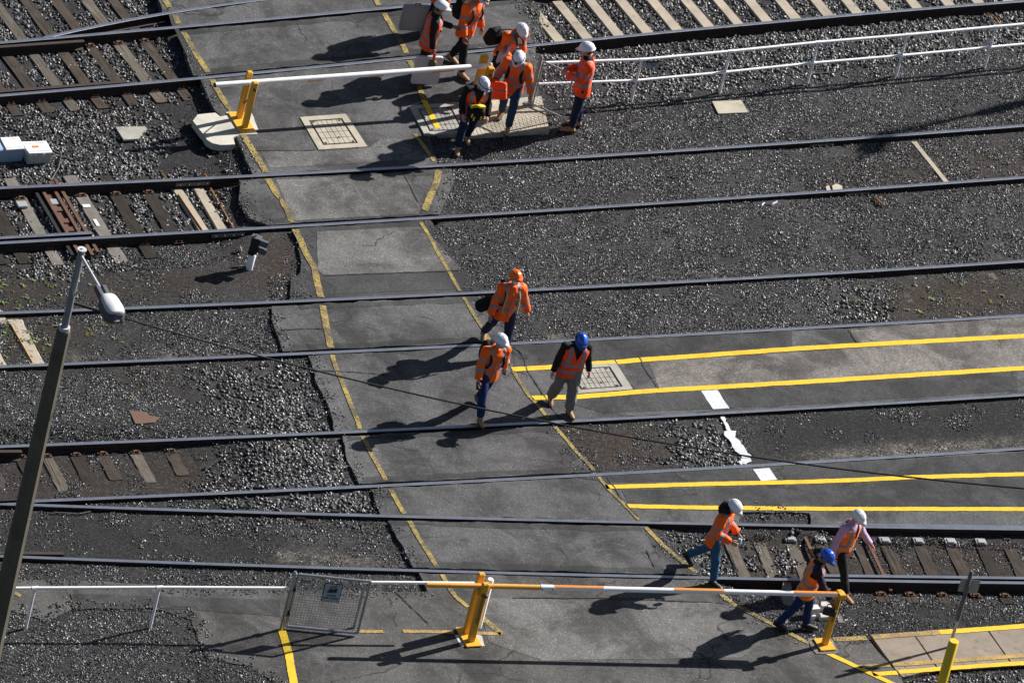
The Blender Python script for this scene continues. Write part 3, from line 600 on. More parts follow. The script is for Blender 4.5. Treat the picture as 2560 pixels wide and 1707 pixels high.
LE = [[(440, 92), (470, 150), (490, 185)], [(500, 212), (536, 276)], [(600, 350), (634, 420)], [(594, 455), (600, 500), (622, 545), (675, 563)], [(735, 583), (752, 640), (728, 700), (728, 748)], [(675, 774), (690, 828), (712, 878)], [(770, 889), (793, 958), (824, 1019), (839, 1077)], [(854, 1096), (870, 1150), (900, 1208)], [(923, 1222), (954, 1283)], [(965, 1306), (1007, 1367), (1034, 1409)]]
for e in LE: scatter('fine_gravel', sp1, edge_pts(e, 26, 0.10), 'fine gravel spilt over the edge of the asphalt')
for e in E1: scatter('fine_gravel', sp1, edge_pts(e, 22, 0.09), 'fine gravel spilt over the edge of the asphalt')
scatter('pale_stones', sp2, np.vstack([edge_pts(E1[0], 14, 0.16), edge_pts(E1[10], 10, 0.12)]), 'loose stones spilt on the path')
# weeds
def weed_mesh():
    rs = random.Random(4); mb = MB()
    for k in range(9):
        a = rs.uniform(0, 6.28); r = rs.uniform(0.0, 0.045); L = rs.uniform(0.018, 0.04); x, y = math.cos(a) * r, math.sin(a) * r; b = rs.uniform(0, 6.28)
        d = Vector((math.cos(b), math.sin(b), rs.uniform(0.2, 0.9))).normalized(); w = Vector((-math.sin(b), math.cos(b), 0)) * L * 0.35; p = Vector((x, y, 0.01))
        mb.add([p, p + d * L * 0.5 + w, p + d * L, p + d * L * 0.5 - w], [(0, 1, 2, 3)])
    me = bpy.data.meshes.new('weed_stock'); me.from_pydata(mb.v, [], mb.f); b = NB('weed_green'); i = b.n('ShaderNodeObjectInfo')
    b.fin(b.ramp(i.outputs['Random'], (0.0, (0.04, 0.085, 0.012)), (0.6, (0.10, 0.19, 0.02)), (0.8, (0.22, 0.24, 0.025)), (1.0, (0.14, 0.06, 0.04))), 0.7); me.materials.append(b.m); return bpy.data.objects.new('weed_stock', me)
wm = weed_mesh()
W1 = [wpoly(q) for q in (T('A5', (0, 360), (260, 350), (260, 540), (0, 560)), T('A5', (0, 620), (330, 640), (300, 900), (0, 900)))]
W2 = [wpoly(q) for q in (T('A5', (200, 320), (900, 420), (640, 900), (400, 900)), T('A8', (650, 360), (1829, 300), (1829, 570), (760, 620)), T('A1', (850, 1230), (1200, 1240), (1200, 1330), (880, 1330)))]
scatter('weeds', wm, points(60, lambda P: in_any(fuzz(P), W1), 0.1, 0.1), 'low green weeds growing in the dirt by the track')
scatter('weeds', wm, points(14, lambda P: in_any(fuzz(P), W2), 0.1, 0.1), 'scattered small green weeds in the gravel')
scatter('weeds', wm, points(0.12, None, 0.1, 0.1), 'few stray weeds across the yard')
# ---------------------------------------------------------------- rails and sleepers
PROF = [(-0.036, 0.012), (-0.030, 0.015), (0.030, 0.015), (0.036, 0.012), (0.036, -0.020), (0.012, -0.034), (0.009, -0.115), (0.030, -0.128), (0.068, -0.137), (0.068, -0.147), (-0.068, -0.147), (-0.068, -0.137), (-0.030, -0.128), (-0.009, -0.115), (-0.012, -0.034), (-0.036, -0.020)]
def rail_obj(r, s0, s1, parent, name='rail', off=0.0, prof=PROF, dz=0.0, head=True):
    n = max(2, int((s1 - s0) / 0.6) + 1); vs = []; fs = []; mi = []; m = len(prof)
    for s in np.linspace(s0, s1, n):
        c = r.at(s, off); nn = r.nrm(s)
        for a, z in prof: vs.append((c[0] + nn[0] * a - parent.location.x, c[1] + nn[1] * a - parent.location.y, z + dz))
    mb = MB()
    for i in range(n - 1):
        for k in range(m):
            j = (k + 1) % m; fs.append((i * m + k, (i + 1) * m + k, (i + 1) * m + j, i * m + j)); mi.append(0 if (k in (0, 1, 2) and head) else 1)
    fs += [tuple(range(m)), tuple((n - 1) * m + k for k in range(m - 1, -1, -1))]; mi += [1, 1]
    mb.v = vs; mb.f = fs; mb.m = mi; return mb.build(name, [M['rail_head'], M['rail_side']], parent)
def timber_mesh(sd, L=2.5, w=0.235, h=0.14, ends=True):
    rs = random.Random(sd); nx = 10; ny = 2; vs = []; fs = []
    xs = [(-L / 2 + L * i / nx) for i in range(nx + 1)]
    for i, x in enumerate(xs):
        wl = w / 2 + rs.uniform(-0.012, 0.008); wr = w / 2 + rs.uniform(-0.012, 0.008); e = rs.uniform(-0.02, 0.02) if i in (0, nx) else 0
        for q, y in enumerate((-wl, -wl * 0.93, 0, wr * 0.93, wr)):
            vs.append((x + e + (rs.uniform(-0.012, 0.012) if i in (0, nx) else 0), y, (-0.012 if q in (0, 4) else 0) + rs.uniform(-0.008, 0.002)))
        vs += [(x + e, wr, -h), (x + e, -wl, -h)]
    m = 7
    for i in range(nx):
        for q in range(m): j = (q + 1) % m; fs.append((i * m + q, (i + 1) * m + q, (i + 1) * m + j, i * m + j))
    fs += [tuple(range(m)), tuple(nx * m + k for k in range(m - 1, -1, -1))]
    me = bpy.data.meshes.new('sleeper'); me.from_pydata(vs, [], fs); me.update(); return me
def conc_mesh(L=2.5):
    mb = MB(); w = 0.26; vs = []
    for x, f in ((-L / 2, 1), (-L / 2 + 0.03, 1), (-0.5, 0.92), (0.5, 0.92), (L / 2 - 0.03, 1), (L / 2, 1)):
        e = 0.012 if abs(x) > L / 2 - 0.01 else 0
        for y, z in ((-w / 2 * 1.08, -0.2), (-w / 2 * f + e, -0.02), (-w / 2 * f + 0.02 + e, -e), (w / 2 * f - 0.02 - e, -e), (w / 2 * f - e, -0.02), (w / 2 * 1.08, -0.2)): vs.append((x, y, z))
    fs = []
    for i in range(5):
        for q in range(6): j = (q + 1) % 6; fs.append((i * 6 + q, i * 6 + j, (i + 1) * 6 + j, (i + 1) * 6 + q))
    fs += [tuple(range(5, -1, -1)), tuple(30 + k for k in range(6))]
    me = bpy.data.meshes.new('sleeper'); me.from_pydata(vs, [], fs); me.update(); return me
TM = {}
def tm(kind, sd, L):
    key = (kind, sd % 4, round(L, 1))
    if key not in TM:
        me = conc_mesh(L) if kind == 'sleeper_concrete' else timber_mesh(sd % 4 + 10, L); me.materials.append(M[kind]); TM[key] = me
    return TM[key]
def plate_mesh():
    mb = MB(); mb.box((0, 0, 0.006), (0.30, 0.17, 0.016))
    for s in (-1, 1):
        mb.box((s * 0.095, 0.0, 0.024), (0.05, 0.07, 0.022)); mb.tube([(s * 0.125, 0.045, 0.0), (s * 0.125, 0.045, 0.05)], 0.014, 6); mb.tube([(s * 0.125, -0.045, 0.0), (s * 0.125, -0.045, 0.045)], 0.014, 6)
    me = bpy.data.meshes.new('rail_fastening'); me.from_pydata(mb.v, [], mb.f); me.materials.append(M['rust_plate']); me.update(); return me
PLATE = plate_mesh()
ZS = -0.150
SLP = []
def sleeper(track, px, kind='timber_brown', a=-0.50, b=2.05, sd=0, z=ZS, w=1.0, plates=True, name='sleeper', up=None, onrail=False):
    """sleeper through the survey point px; a..b across the track measured from the upper rail"""
    r = RL[up]; p = G(*px)[:2]; s = p @ AX
    for _ in range(4):
        q = r.at(s); n = r.nrm(s); tdir = np.array([-n[1], n[0]]); s += float((p - q) @ tdir) * (1 if tdir @ AX > 0 else -1)
    q = r.at(s); n = r.nrm(s); L = b - a; c = q + n * (a + b) / 2; ang = math.atan2(n[1], n[0]) + rad(random.uniform(-1.2, 1.2))
    o = bpy.data.objects.new(name, tm(kind, sd or random.randint(0, 9), L)); COL.objects.link(o); o.parent = track
    o.location = (c[0] - track.location.x, c[1] - track.location.y, z); o.rotation_euler = (0, 0, ang); o.scale = (1, w * random.uniform(0.94, 1.05), 1)
    SLP.append((c, ang, L / 2, 0.13 * w, z))
    if plates:
        for d in (0.0, 1.507):
            if a < d < b:
                pl = bpy.data.objects.new('rail_fastening', PLATE); COL.objects.link(pl); pl.parent = o; pl.location = (d - (a + b) / 2, 0, 0.0)
    return o
def track(name, label, k1, k2, s0=-34, s1=36):
    c = RL[k1].at(0, 0.75); t = empty(name, (c[0], c[1], 0), 0, label, 'railway track')
    rail_obj(RL[k1], s0, s1, t); rail_obj(RL[k2], s0, s1, t); return t
TR1 = track('railway_track', 'rusty track running behind the upper boom barrier, brown timber sleepers then cream concrete ones', 2, 3)
TR2 = track('railway_track', 'track just in front of the upper white fence, crossed beside the square concrete lid', 4, 5)
TR3 = track('railway_track', 'half buried track with thin grey rails passing behind the orange helmet walker', 6, 7)
TR4 = track('railway_track', 'track crossing at the feet of the blue helmeted man in grey trousers', 8, 9)
TR5 = track('railway_track', 'track closest to the lower boom barrier, ending in switch blades and weathered sleepers', 10, 11)
rail_obj(RL[1], RL[1].s_px(110), 30, TR1, 'diverging_rail', dz=-0.005)
class Fix:                                            # straight short rail between two survey points
    def __init__(s, a, b):
        s.r = Rail([a, b], 1); s.a = s.r.s_px(a[0]); s.b = s.r.s_px(b[0])
for tr, a, b, nm in ((TR1, (-500, 152), (210, 102), 'guard_rail'), (TR1, (-500, 268), (318, 203), 'guard_rail'), (TR2, (-500, 622), (230, 581), 'switch_blade'), (TR4, (-500, 1128), (55, 1127), 'guard_rail'), (TR5, (-500, 1376), (159, 1382), 'guard_rail'),
                     (TR5, (2130, 1310.5), (2900, 1319), 'switch_blade'), (TR5, (2050, 1437), (2900, 1448), 'switch_blade'), (TR4, (-500, 1275), (62, 1252), 'wing_rail')):
    f = Fix(a, b); rail_obj(f.r, f.a, f.b, tr, nm, head=(nm == 'switch_blade' or nm == 'wing_rail'))
# track 1, left: old timbers
for i, x in enumerate((-390, -200, -10, 180, 350, 545, 740, 930, 1100)):
    y = 505 - (x + 10) * 0.075
    sleeper(TR1, T('A1', (x, y))[0], ('timber_brown', 'timber_grey', 'timber_brown')[i % 3], -2.6 if x < 800 else -2.3, 1.98, i + 1, up=2)
for x in (1255, 1060, 1290): pass
for i, (x, y) in enumerate(((160, 283), (355, 268), (535, 245), (740, 225), (925, 205), (1120, 190), (1325, 170), (1520, 152), (1710, 135), (1900, 118))): sleeper(TR1, T('A3', (x, y))[0], 'sleeper_concrete', -0.5, 1.47 if i else 1.44, 1, z=-0.145, up=2, plates=False)
for x, y in ((600, 97), (785, 80), (975, 62), (1175, 43), (1390, 25), (1570, 8), (1760, -8), (1960, -25)): sleeper(TR1, T('A4', (x, y))[0], 'sleeper_concrete', -0.5, 1.47, 1, z=-0.145, up=2, plates=False)
# track 2, left
for x, y, k, w, b in ((-330, 1400, 'timber_dark', 1, 2.0), (-130, 1400, 'timber_dark', 1, 2.0), (50, 1440, 'timber_dark', 1.1, 2.0), (232, 1400, 'bearer_grey', 0.95, 2.1), (645, 1400, 'bearer_grey', 1.15, 2.15), (850, 1370, 'timber_dark', 1.1, 2.05), (1075, 1370, 'timber_dark', 1.1, 1.6)):
    sleeper(TR2, T('A1', (x, y))[0], k, -0.5 if x < 1000 else -0.35, b, up=4, w=w)
for x in (1283, 1415): sleeper(TR2, T('A1', (x, 1370))[0], 'sleeper_concrete', -0.12, 1.47, up=4, w=0.85, z=-0.142, plates=False)
sleeper(TR2, T('A4', (1240, 1060))[0], 'sleeper_concrete', 0.1, 1.45, up=4, w=0.45, z=-0.066, plates=False)
# track 3: sleepers showing through the dirt
for x, y, a, b in ((40, 690, -0.4, -0.1), (190, 790, 0.12, 1.44), (-60, 800, 0.1, 1.44)): sleeper(TR3, T('A5', (x, y))[0], 'sleeper_concrete', a, b, up=6, w=1.15, z=-0.040, plates=False)
for x, y, a, b in ((1100, 480, 0.55, 0.85), (1660, 350, 0.1, 0.5), (1390, 590, 1.2, 1.42), (1800, 560, 1.1, 1.42)): sleeper(TR3, T('A8', (x, y))[0], 'timber_grey', a, b, up=6, w=0.6, z=-0.098, plates=False)
# track 4, left
for x, y, k, a, b in ((-190, 200, 'timber_brown', -.45, 1.9), (0, 200, 'timber_brown', -.45, 1.42), (240, 230, 'timber_dark', -.3, 1.44), (400, 205, 'timber_grey', -.2, 1.44), (590, 200, 'timber_dark', -.42, 1.44), (745, 150, 'timber_brown', -.45, .85), (965, 150, 'timber_grey', -.15, .95), (1190, 130, 'timber_brown', -.4, .8), (820, 310, 'timber_brown', 1.15, 1.44), (1060, 290, 'timber_brown', 1.05, 1.44), (1290, 290, 'timber_brown', 1.0, 1.44)):
    sleeper(TR4, T('B1', (x, y))[0], k, a, b, up=8, z=-0.140, plates=(b > 1.2 or b < 1) and a < -0.1)
# track 5, right
for i, (x, y, k, a, b) in enumerate(((-16, 745, 'timber_grey', .1, 1.44), (172, 745, 'timber_grey', .08, 2.25), (372, 725, 'timber_grey', -.3, 2.3), (590, 760, 'timber_brown', -.3, 1.9), (820, 745, 'timber_brown', .05, 1.9), (1000, 745, 'timber_brown', -.3, 1.9), (1215, 745, 'timber_brown', -.2, 1.9), (1425, 745, 'timber_brown', -.3, 1.6), (1620, 745, 'timber_dark', -.3, 1.9), (1800, 745, 'timber_brown', -.3, 1.9), (2010, 745, 'timber_brown', -.3, 1.9))):
    o = sleeper(TR5, T('B4', (x, y))[0], k, a, b, i, up=10, plates=False)
    for d in ((0.0, 1.507) if i > 1 else ()):
        pl = bpy.data.objects.new('rail_fastening', PLATE); COL.objects.link(pl); pl.parent = o; pl.location = (d - (a + b) / 2 + (0.06 if d > 1 else 0), 0, 0)
    if 1 < i < 9 and i != 4:
        mb = MB(); mb.box((0.20 - (a + b) / 2, 0, 0.025), (0.15, 0.20, 0.05), bev=0.01); mb.box((0.215 - (a + b) / 2, 0, 0.055), (0.10, 0.12, 0.018), bev=0.004); mb.build('slide_chair', M['galv_dull'], o)
for x, y in ((480, 740), (880, 745)):                   # point rods across the track
    q = GT('B4', x, y); n = RL[10].nrm(q[:2] @ AX); c = V3(q) - TR5.location; d = Vector((n[0], n[1], 0))
    mb = MB(); mb.box((c.x, c.y, -0.105), (1.6, 0.055, 0.03), math.atan2(n[1], n[0])); e = c + d * 0.42; mb.box((e.x, e.y, -0.085), (0.09, 0.10, 0.05), math.atan2(n[1], n[0])); mb.build('stretcher_rod', M['rust_plate'], TR5)
for xy in (GT('A1', 390, 1400), GT('A1', 340, 1400), GT('A1', 470, 1400), GT('A1', 505, 1380)):
    n = RL[4].nrm(xy[:2] @ AX); c = V3(xy) - TR2.location; k = ('rust_plate', 'black_paint', 'rust_plate', 'black_paint')[int(xy[0] * 7) % 4]
    mb = MB(); mb.box((c.x, c.y, -0.095), (2.2, 0.06, 0.04), math.atan2(n[1], n[0])); mb.build('stretcher_rod', M[k], TR2)
q = GT('A1', 430, 1400); n = RL[4].nrm(q[:2] @ AX); c = V3(q) - TR2.location
mb = MB(); mb.box((c.x, c.y, -0.15), (2.1, 0.20, 0.06), math.atan2(n[1], n[0])); 
for d in (-0.3, 0.05, 0.3): mb.box((c.x + n[0] * d, c.y + n[1] * d, -0.11), (0.12, 0.16, 0.03), math.atan2(n[1], n[0]))
mb.build('rod_bearer', M['rust_plate'], TR2)
for x, y in ((575, 1300), (640, 1410), (722, 1528)):
    q = GT('A1', x, y); n = RL[4].nrm(q[:2] @ AX); c = V3(q) - TR2.location
    mb = MB(); sz = (0.08, 0.14) if y != 1410 else (0.20, 0.06); mb.box((c.x, c.y, -0.143), (sz[0], sz[1], 0.006), math.atan2(n[1], n[0])); mb.build('paper_label', M['label_white'], TR2)
for x, y in ((150, 1300), (365, 1285)):
    q = GT('A1', x, y); n = RL[4].nrm(q[:2] @ AX); c = V3(q) - TR2.location; mb = MB(); mb.box((c.x, c.y, -0.12), (0.16, 0.19, 0.05), math.atan2(n[1], n[0]), bev=0.01); mb.build('slide_chair', M['galv_dull'], TR2)
# joint bars (fishplates)
for tr, k, xa, xb in ((TR2, 4, 440, 525), (TR2, 5, 530, 612), (TR2, 4, 2025, 2085), (TR2, 5, 2115, 2175)):
    r = RL[k]; sa, sb = r.s_px(xa), r.s_px(xb); p = r.at((sa + sb) / 2, 0.030); mb = MB(); mb.box((p[0] - tr.location.x, p[1] - tr.location.y, -0.075), (sb - sa, 0.03, 0.075), math.atan2(-r.nrm(sa)[0], r.nrm(sa)[1]) + math.pi, bev=0.006)
    for u in np.linspace(-0.4, 0.4, 4):
        c = r.at((sa + sb) / 2 + u * (sb - sa), 0.05); mb.tube([(c[0] - tr.location.x, c[1] - tr.location.y, -0.07), (c[0] - tr.location.x + r.nrm(sa)[0] * 0.03, c[1] - tr.location.y + r.nrm(sa)[1] * 0.03, -0.07)], 0.016, 6)
    mb.build('fishplate', M['orange_plate'] if k == 9 else M['bearer_grey'], tr)
# orange edging along the concrete pair
for x0, y0, x1, y1 in ((1165, 1270, 1320, 1500), (1375, 1230, 1525, 1490), (1060, 1135, 1090, 1170), (1335, 1135, 1355, 1160)):
    a = V3(GT('A1', x0, y0, -0.13)) - TR2.location; b = V3(GT('A1', x1, y1, -0.13)) - TR2.location; mb = MB(); mb.tube([a, b], 0.012, 6); mb.build('orange_conduit', M['rod_orange'], TR2)
a = V3(GT('A5', 70, 655, -0.03)) - TR3.location; b = V3(GT('A5', 212, 905, -0.03)) - TR3.location; mb = MB(); mb.tube([a, b], 0.012, 6); mb.build('orange_conduit', M['rod_orange'], TR3)

DIRT = [wpoly(T('A1', (1050, 600), (1250, 560), (1420, 640), (1560, 900), (1640, 1130), (1100, 1110))), wpoly(T('A1', (1450, 1220), (1900, 1200), (1900, 1480), (1540, 1480)))]
def on_sleeper(P, pad=0.035):
    r = np.zeros(len(P), bool)
    for c, a, hl, hw, z in SLP:
        if z > -0.12: continue
        d = P - c; u = d[:, 0] * math.cos(a) + d[:, 1] * math.sin(a); v = -d[:, 0] * math.sin(a) + d[:, 1] * math.cos(a); r |= (np.abs(u) < hl + pad) & (np.abs(v) < hw + pad)
    return r
for c in c1: scatter('ballast_stones', c, points(27, lambda P: in_any(fuzz(P), COARSE) & ~in_any(fuzz(P), DIRT) & ~(on_sleeper(P) & (rng.random(len(P)) > 0.12)), 0.10, 0.09), 'coarse angular grey ballast between the sleepers')
# ---------------------------------------------------------------- lids and plates
def rel(p, t): return (p[0] - t.location.x, p[1] - t.location.y, (p[2] if len(p) > 2 else 0) - t.location.z)
def prism(mb, pts, z0, z1, org=(0, 0, 0), mi=0, ch=0.0):
    P = [(p[0] - org[0], p[1] - org[1]) for p in pts]
    if sum(P[i - 1][0] * P[i][1] - P[i][0] * P[i - 1][1] for i in range(len(P))) < 0: P.reverse()
    n = len(P); c = np.mean(P, 0); vs = [(x, y, z0 - org[2]) for x, y in P]; lv = [(z1 - ch, 0), (z1, ch)] if ch else [(z1, 0)]
    for z, g in lv:
        for x, y in P:
            d = np.array([c[0] - x, c[1] - y]); L = np.linalg.norm(d); d = d / L * g * 1.3; vs.append((x + d[0], y + d[1], z - org[2]))
    fs = [tuple(range(n - 1, -1, -1)), tuple(len(lv) * n + k for k in range(n))]
    for k in range(len(lv)):
        for i in range(n): j = (i + 1) % n; fs.append((k * n + i, k * n + j, (k + 1) * n + j, (k + 1) * n + i))
    mb.add(vs, fs, mi); return mb
def bil(q, u, v):                                     # bilinear point in a quad of ground points
    a, b, c, d = [np.array(p[:2]) for p in q]; return (a * (1 - u) + b * u) * (1 - v) + (d * (1 - u) + c * u) * v
def lid(name, label, quad, z=0.016, nx=9, ny=2, mat='concrete_cream', inner=(0.14, 0.12)):
    q = [G(*p)[:2] for p in quad]; c = bil(q, .5, .5); t = empty(name, (c[0], c[1], 0), 0, label, 'access cover'); org = (c[0], c[1], 0)
    iu, iv = inner; mb = MB()
    for (u0, u1, v0, v1) in ((0, 1, 0, iv), (0, 1, 1 - iv, 1), (0, iu, iv, 1 - iv), (1 - iu, 1, iv, 1 - iv)):
        prism(mb, [bil(q, u0, v0), bil(q, u1, v0), bil(q, u1, v1), bil(q, u0, v1)], -0.1, z, org)
    mb.build('surround', M['concrete_grey' if mat == 'concrete_grey' else 'concrete_cream'], t)
    mb = MB(); prism(mb, [bil(q, iu, iv), bil(q, 1 - iu, iv), bil(q, 1 - iu, 1 - iv), bil(q, iu, 1 - iv)], -0.1, z - 0.02, org); mb.build('gap', M['rust_plate'], t)
    e = 0.018
    for i in range(nx):
        for j in range(ny):
            u0 = iu + 0.035 + (1 - 2 * iu - 0.07) * i / nx; u1 = iu + 0.035 + (1 - 2 * iu - 0.07) * (i + 1) / nx; v0 = iv + 0.03 + (1 - 2 * iv - 0.06) * j / ny; v1 = iv + 0.03 + (1 - 2 * iv - 0.06) * (j + 1) / ny
            g = 0.006; mb = MB(); prism(mb, [bil(q, u0 + g, v0 + g), bil(q, u1 - g, v0 + g), bil(q, u1 - g, v1 - g), bil(q, u0 + g, v1 - g)], -0.05, z - 0.001, org); mb.build('cover_bar', M[mat], t)
    mb = MB()
    for u, v in ((.22, .18), (.78, .18), (.78, .82), (.22, .82), (.55, .68)):
        p = bil(q, u, v); mb.tube([(p[0] - c[0], p[1] - c[1], z - 0.004), (p[0] - c[0], p[1] - c[1], z + 0.008)], 0.022, 8)
    mb.build('lifting_bolt', M['rust_plate'], t); return t
lid('access_cover', 'cream gridded concrete cover alone in the crossing, below the upper white boom', T('A2', (287, 770), (585, 748), (728, 962), (408, 982)), 0.014, 6, 4)
lid('access_cover', 'gridded cover crossed by a yellow line, partly in shadow beside the ribbed ramp', T('A2', (1000, 700), (1300, 678), (1408, 882), (1100, 892)), 0.030, 7, 4, 'concrete_grey')
lid('access_cover', 'pale gridded cover between two bright yellow lines, beside the grey trousered man', T('A7', (300, 928), (680, 912), (790, 1082), (405, 1112)), 0.014, 8, 4, 'concrete_grey')
# ribbed concrete ramp
q = [G(*p)[:2] for p in [(1141, 261), (1353, 243), (1373, 330), (1174, 342)]]; c = bil(q, .5, .5); t = empty('concrete_ramp', (c[0], c[1], 0), 0, 'ribbed cream concrete ramp slab under the boots of the man with the orange bag', 'ramp')
mb = MB(); prism(mb, q, -0.1, 0.020, (c[0], c[1], 0)); mb.build('slab', M['concrete_cream'], t)
mb = MB(); n = 20
for i in range(n):
    u0 = (i + 0.12) / n; u1 = (i + 0.88) / n; v0 = 0.55; mb2 = prism(MB(), [bil(q, u0, v0), bil(q, u1, v0), bil(q, u1 + 0.0, 0.98), bil(q, u0, 0.98)], 0.018, 0.0245, (c[0], c[1], 0)); mb.add(mb2.v, mb2.f)
r = mb.build('rib', M['concrete_cream'], t); 
def plate(name, label, cat, pts, mat, z, th=0.04, amp=0.006):
    o = slab(name, [tuple(G(*p)[:2]) for p in pts], z, th, M[mat], kind=None, amp=amp); return tag(o, label, cat)
plate('concrete_plate', 'chipped pale grey square plate lying in the ballast above the white point machine', 'plate', T('A1', (765, 795), (955, 790), (968, 806), (940, 828), (914, 872), (816, 878)), 'concrete_grey', -0.115)
plate('concrete_plate', 'cream speckled square plate in gravel below the upper white fence', 'plate', T('A3', (1310, 655), (1500, 648), (1545, 727), (1350, 735)), 'concrete_cream', -0.025)
plate('footing_slab', 'rough white concrete footing spilling out under the left yellow barrier posts', 'footing', T('A1', (1255, 790), (1292, 752), (1402, 742), (1440, 765), (1500, 752), (1640, 740), (1690, 855), (1610, 870), (1530, 900), (1535, 945), (1440, 950), (1390, 938), (1352, 915), (1300, 850)), 'white_slab', 0.006, 0.13, 0.02)
plate('rusty_plate', 'small rust orange plate half sunk in dark gravel near the brown stain', 'plate', T('A5', (845, 1205), (960, 1215), (985, 1240), (1050, 1250), (1010, 1282), (925, 1292), (885, 1290)), 'orange_plate', -0.035, 0.02, 0.01)
plate('footing_slab', 'grey square footing under the lone yellow barrier post beside the blue helmeted carrier', 'footing', T('B4', (412, 1276), (570, 1280), (625, 1378), (470, 1380), (440, 1340)), 'asphalt_brown', 0.012, 0.1, 0.006)
plate('footing_slab', 'worn pale footing peeking out beside the double barrier posts', 'footing', T('B2', (1300, 1255), (1440, 1238), (1478, 1262), (1494, 1328), (1340, 1328)), 'white_slab', 0.006, 0.1, 0.006)
plate('concrete_plate', 'pair of rounded pale plates beside a rail in the open gravel, one larger', 'plate', T('A4', (580, 1200), (610, 1186), (645, 1200), (648, 1234), (592, 1240)), 'concrete_cream', -0.045, 0.03, 0.01)
plate('concrete_plate', 'smaller pale plate tight beside the larger rounded one by the rail', 'plate', T('A4', (538, 1205), (560, 1196), (574, 1238), (545, 1236)), 'concrete_cream', -0.045, 0.03, 0.01)
plate('concrete_plate', 'grey brown plate on the dirt right of the lone barrier post', 'plate', T('B4', (610, 1108), (640, 1106), (662, 1158), (618, 1156)), 'asphalt_brown', -0.045, 0.03, 0.01)
plate('fallen_board', 'long grey board lying across the rail end beside the blue helmeted carrier', 'board', T('B4', (268, 870), (300, 874), (335, 1050), (322, 1060), (262, 1040), (240, 980)), 'bearer_grey', -0.02, 0.03, 0.004)

# ---------------------------------------------------------------- boom barriers
def xyz(p, z=0.0): return (float(p[0]), float(p[1]), float(z))
def post_part(t, base, h, name='post', size=0.105, mat='post_yellow', rz=A0, z0=0.0, bev=0.016):
    mb = MB(); b = rel((base[0], base[1], z0), t); mb.box((b[0], b[1], b[2] + h / 2), (size, size * 0.78, h), rz, bev=bev); return mb.build(name, M[mat], t)
def boom_part(t, a, b, z, segs, r=0.048, names=None):
    A = Vector(rel((a[0], a[1], z), t)); B = Vector(rel((b[0], b[1], z), t)); out = []
    for u0, u1, mat in segs:
        mb = MB(); mb.tube([A.lerp(B, u0), A.lerp(B, u1)], r if mat != 'joint' else r * 1.12, 14); out.append(mb.build('boom_band', M[mat if mat != 'joint' else 'boom_white'], t, True))
    for o in out: bm_sharp(o)
    return out
def bm_sharp(o):
    return
    o.data.polygons.foreach_set('use_smooth', [len(p.vertices) == 4 for p in o.data.polygons])
def bolt(t, p, z, r=0.022):
    mb = MB(); b = rel((p[0], p[1], z), t); d = Vector((NR[0], NR[1], 0)) * 0.035; mb.tube([Vector(b) - d * 0.3, Vector(b) + d], r, 8); return mb.build('bolt', M['black_paint'], t)
def pm(px, z): return G(px[0], px[1], z)
# upper barrier
lr, lf = G(597, 297), G(611, 321); tz = 0.0
UB = empty('boom_barrier', (lf[0], lf[1], 0), 0, 'upper barrier with a plain white boom resting between two pairs of yellow posts', 'boom barrier')
post_part(UB, lr, 1.0); post_part(UB, lf, 0.98)
m_ = (lr[:2] + lf[:2]) / 2; mb = MB(); c = rel((*m_, 0.022), UB); mb.box(c, (0.30, 0.62, 0.022), A0 , bev=0.004); mb.build('base_plate', M['post_yellow'], UB)
mb = MB(); mb.box(rel((*m_, 0.0), UB), (0.34, 0.70, 0.022), A0); mb.build('footing', M['white_slab'], UB)
a = pm((538, 213), 0.88); b = pm((1229, 164), 0.88)
boom_part(UB, a, b, 0.88, [(0, 0.33, 'boom_white'), (0.33, 0.39, 'boom_white'), (0.39, 0.55, 'boom_white'), (0.55, 0.61, 'boom_white'), (0.61, 0.78, 'boom_white'), (0.78, 0.86, 'boom_white'), (0.86, 1, 'boom_white')])
Av, Bv = Vector(rel((*a[:2], 0.865), UB)), Vector(rel((*b[:2], 0.865), UB))
for u0, u1 in ((0.33, 0.39), (0.55, 0.605), (0.78, 0.86)):   # orange film on the underside of the boom
    mb = MB(); mb.tube([Av.lerp(Bv, u0), Av.lerp(Bv, u1)], 0.0455, 12); mb.build('orange_band', M['boom_orange'], UB, False)
mb = MB(); mb.tube([Vector(rel((*a[:2], 0.88), UB)) - (Bv - Av).normalized() * 0.02, Vector(rel((*a[:2], 0.88), UB)) + (Bv - Av).normalized() * 0.05], 0.04, 12); mb.build('end_plug', M['black_paint'], UB)
rr, rf = G(1182, 262), G(1199, 283)
post_part(UB, rr, 1.05, size=0.13); post_part(UB, rf, 0.98, size=0.12)
m_ = (rr[:2] + rf[:2]) / 2; mb = MB(); mb.box(rel((*m_, 0.022), UB), (0.30, 0.62, 0.022), A0, bev=0.004); mb.build('base_plate', M['post_yellow'], UB)
for p_, z_ in ((lf, 0.84), (lr, 0.76), (rf, 0.84)): bolt(UB, (p_[0] + NR[0] * 0.04, p_[1] + NR[1] * 0.04), z_)
mb = MB(); pA = Vector(rel((*lf[:2], 0.62), UB)); pB = Vector(rel((*lr[:2], 0.30), UB)); mb.tube([pA, (pA + pB) / 2 + Vector((0.03, 0, 0.06)), pB], 0.012, 6); mb.build('chain', M['cable_black'], UB)
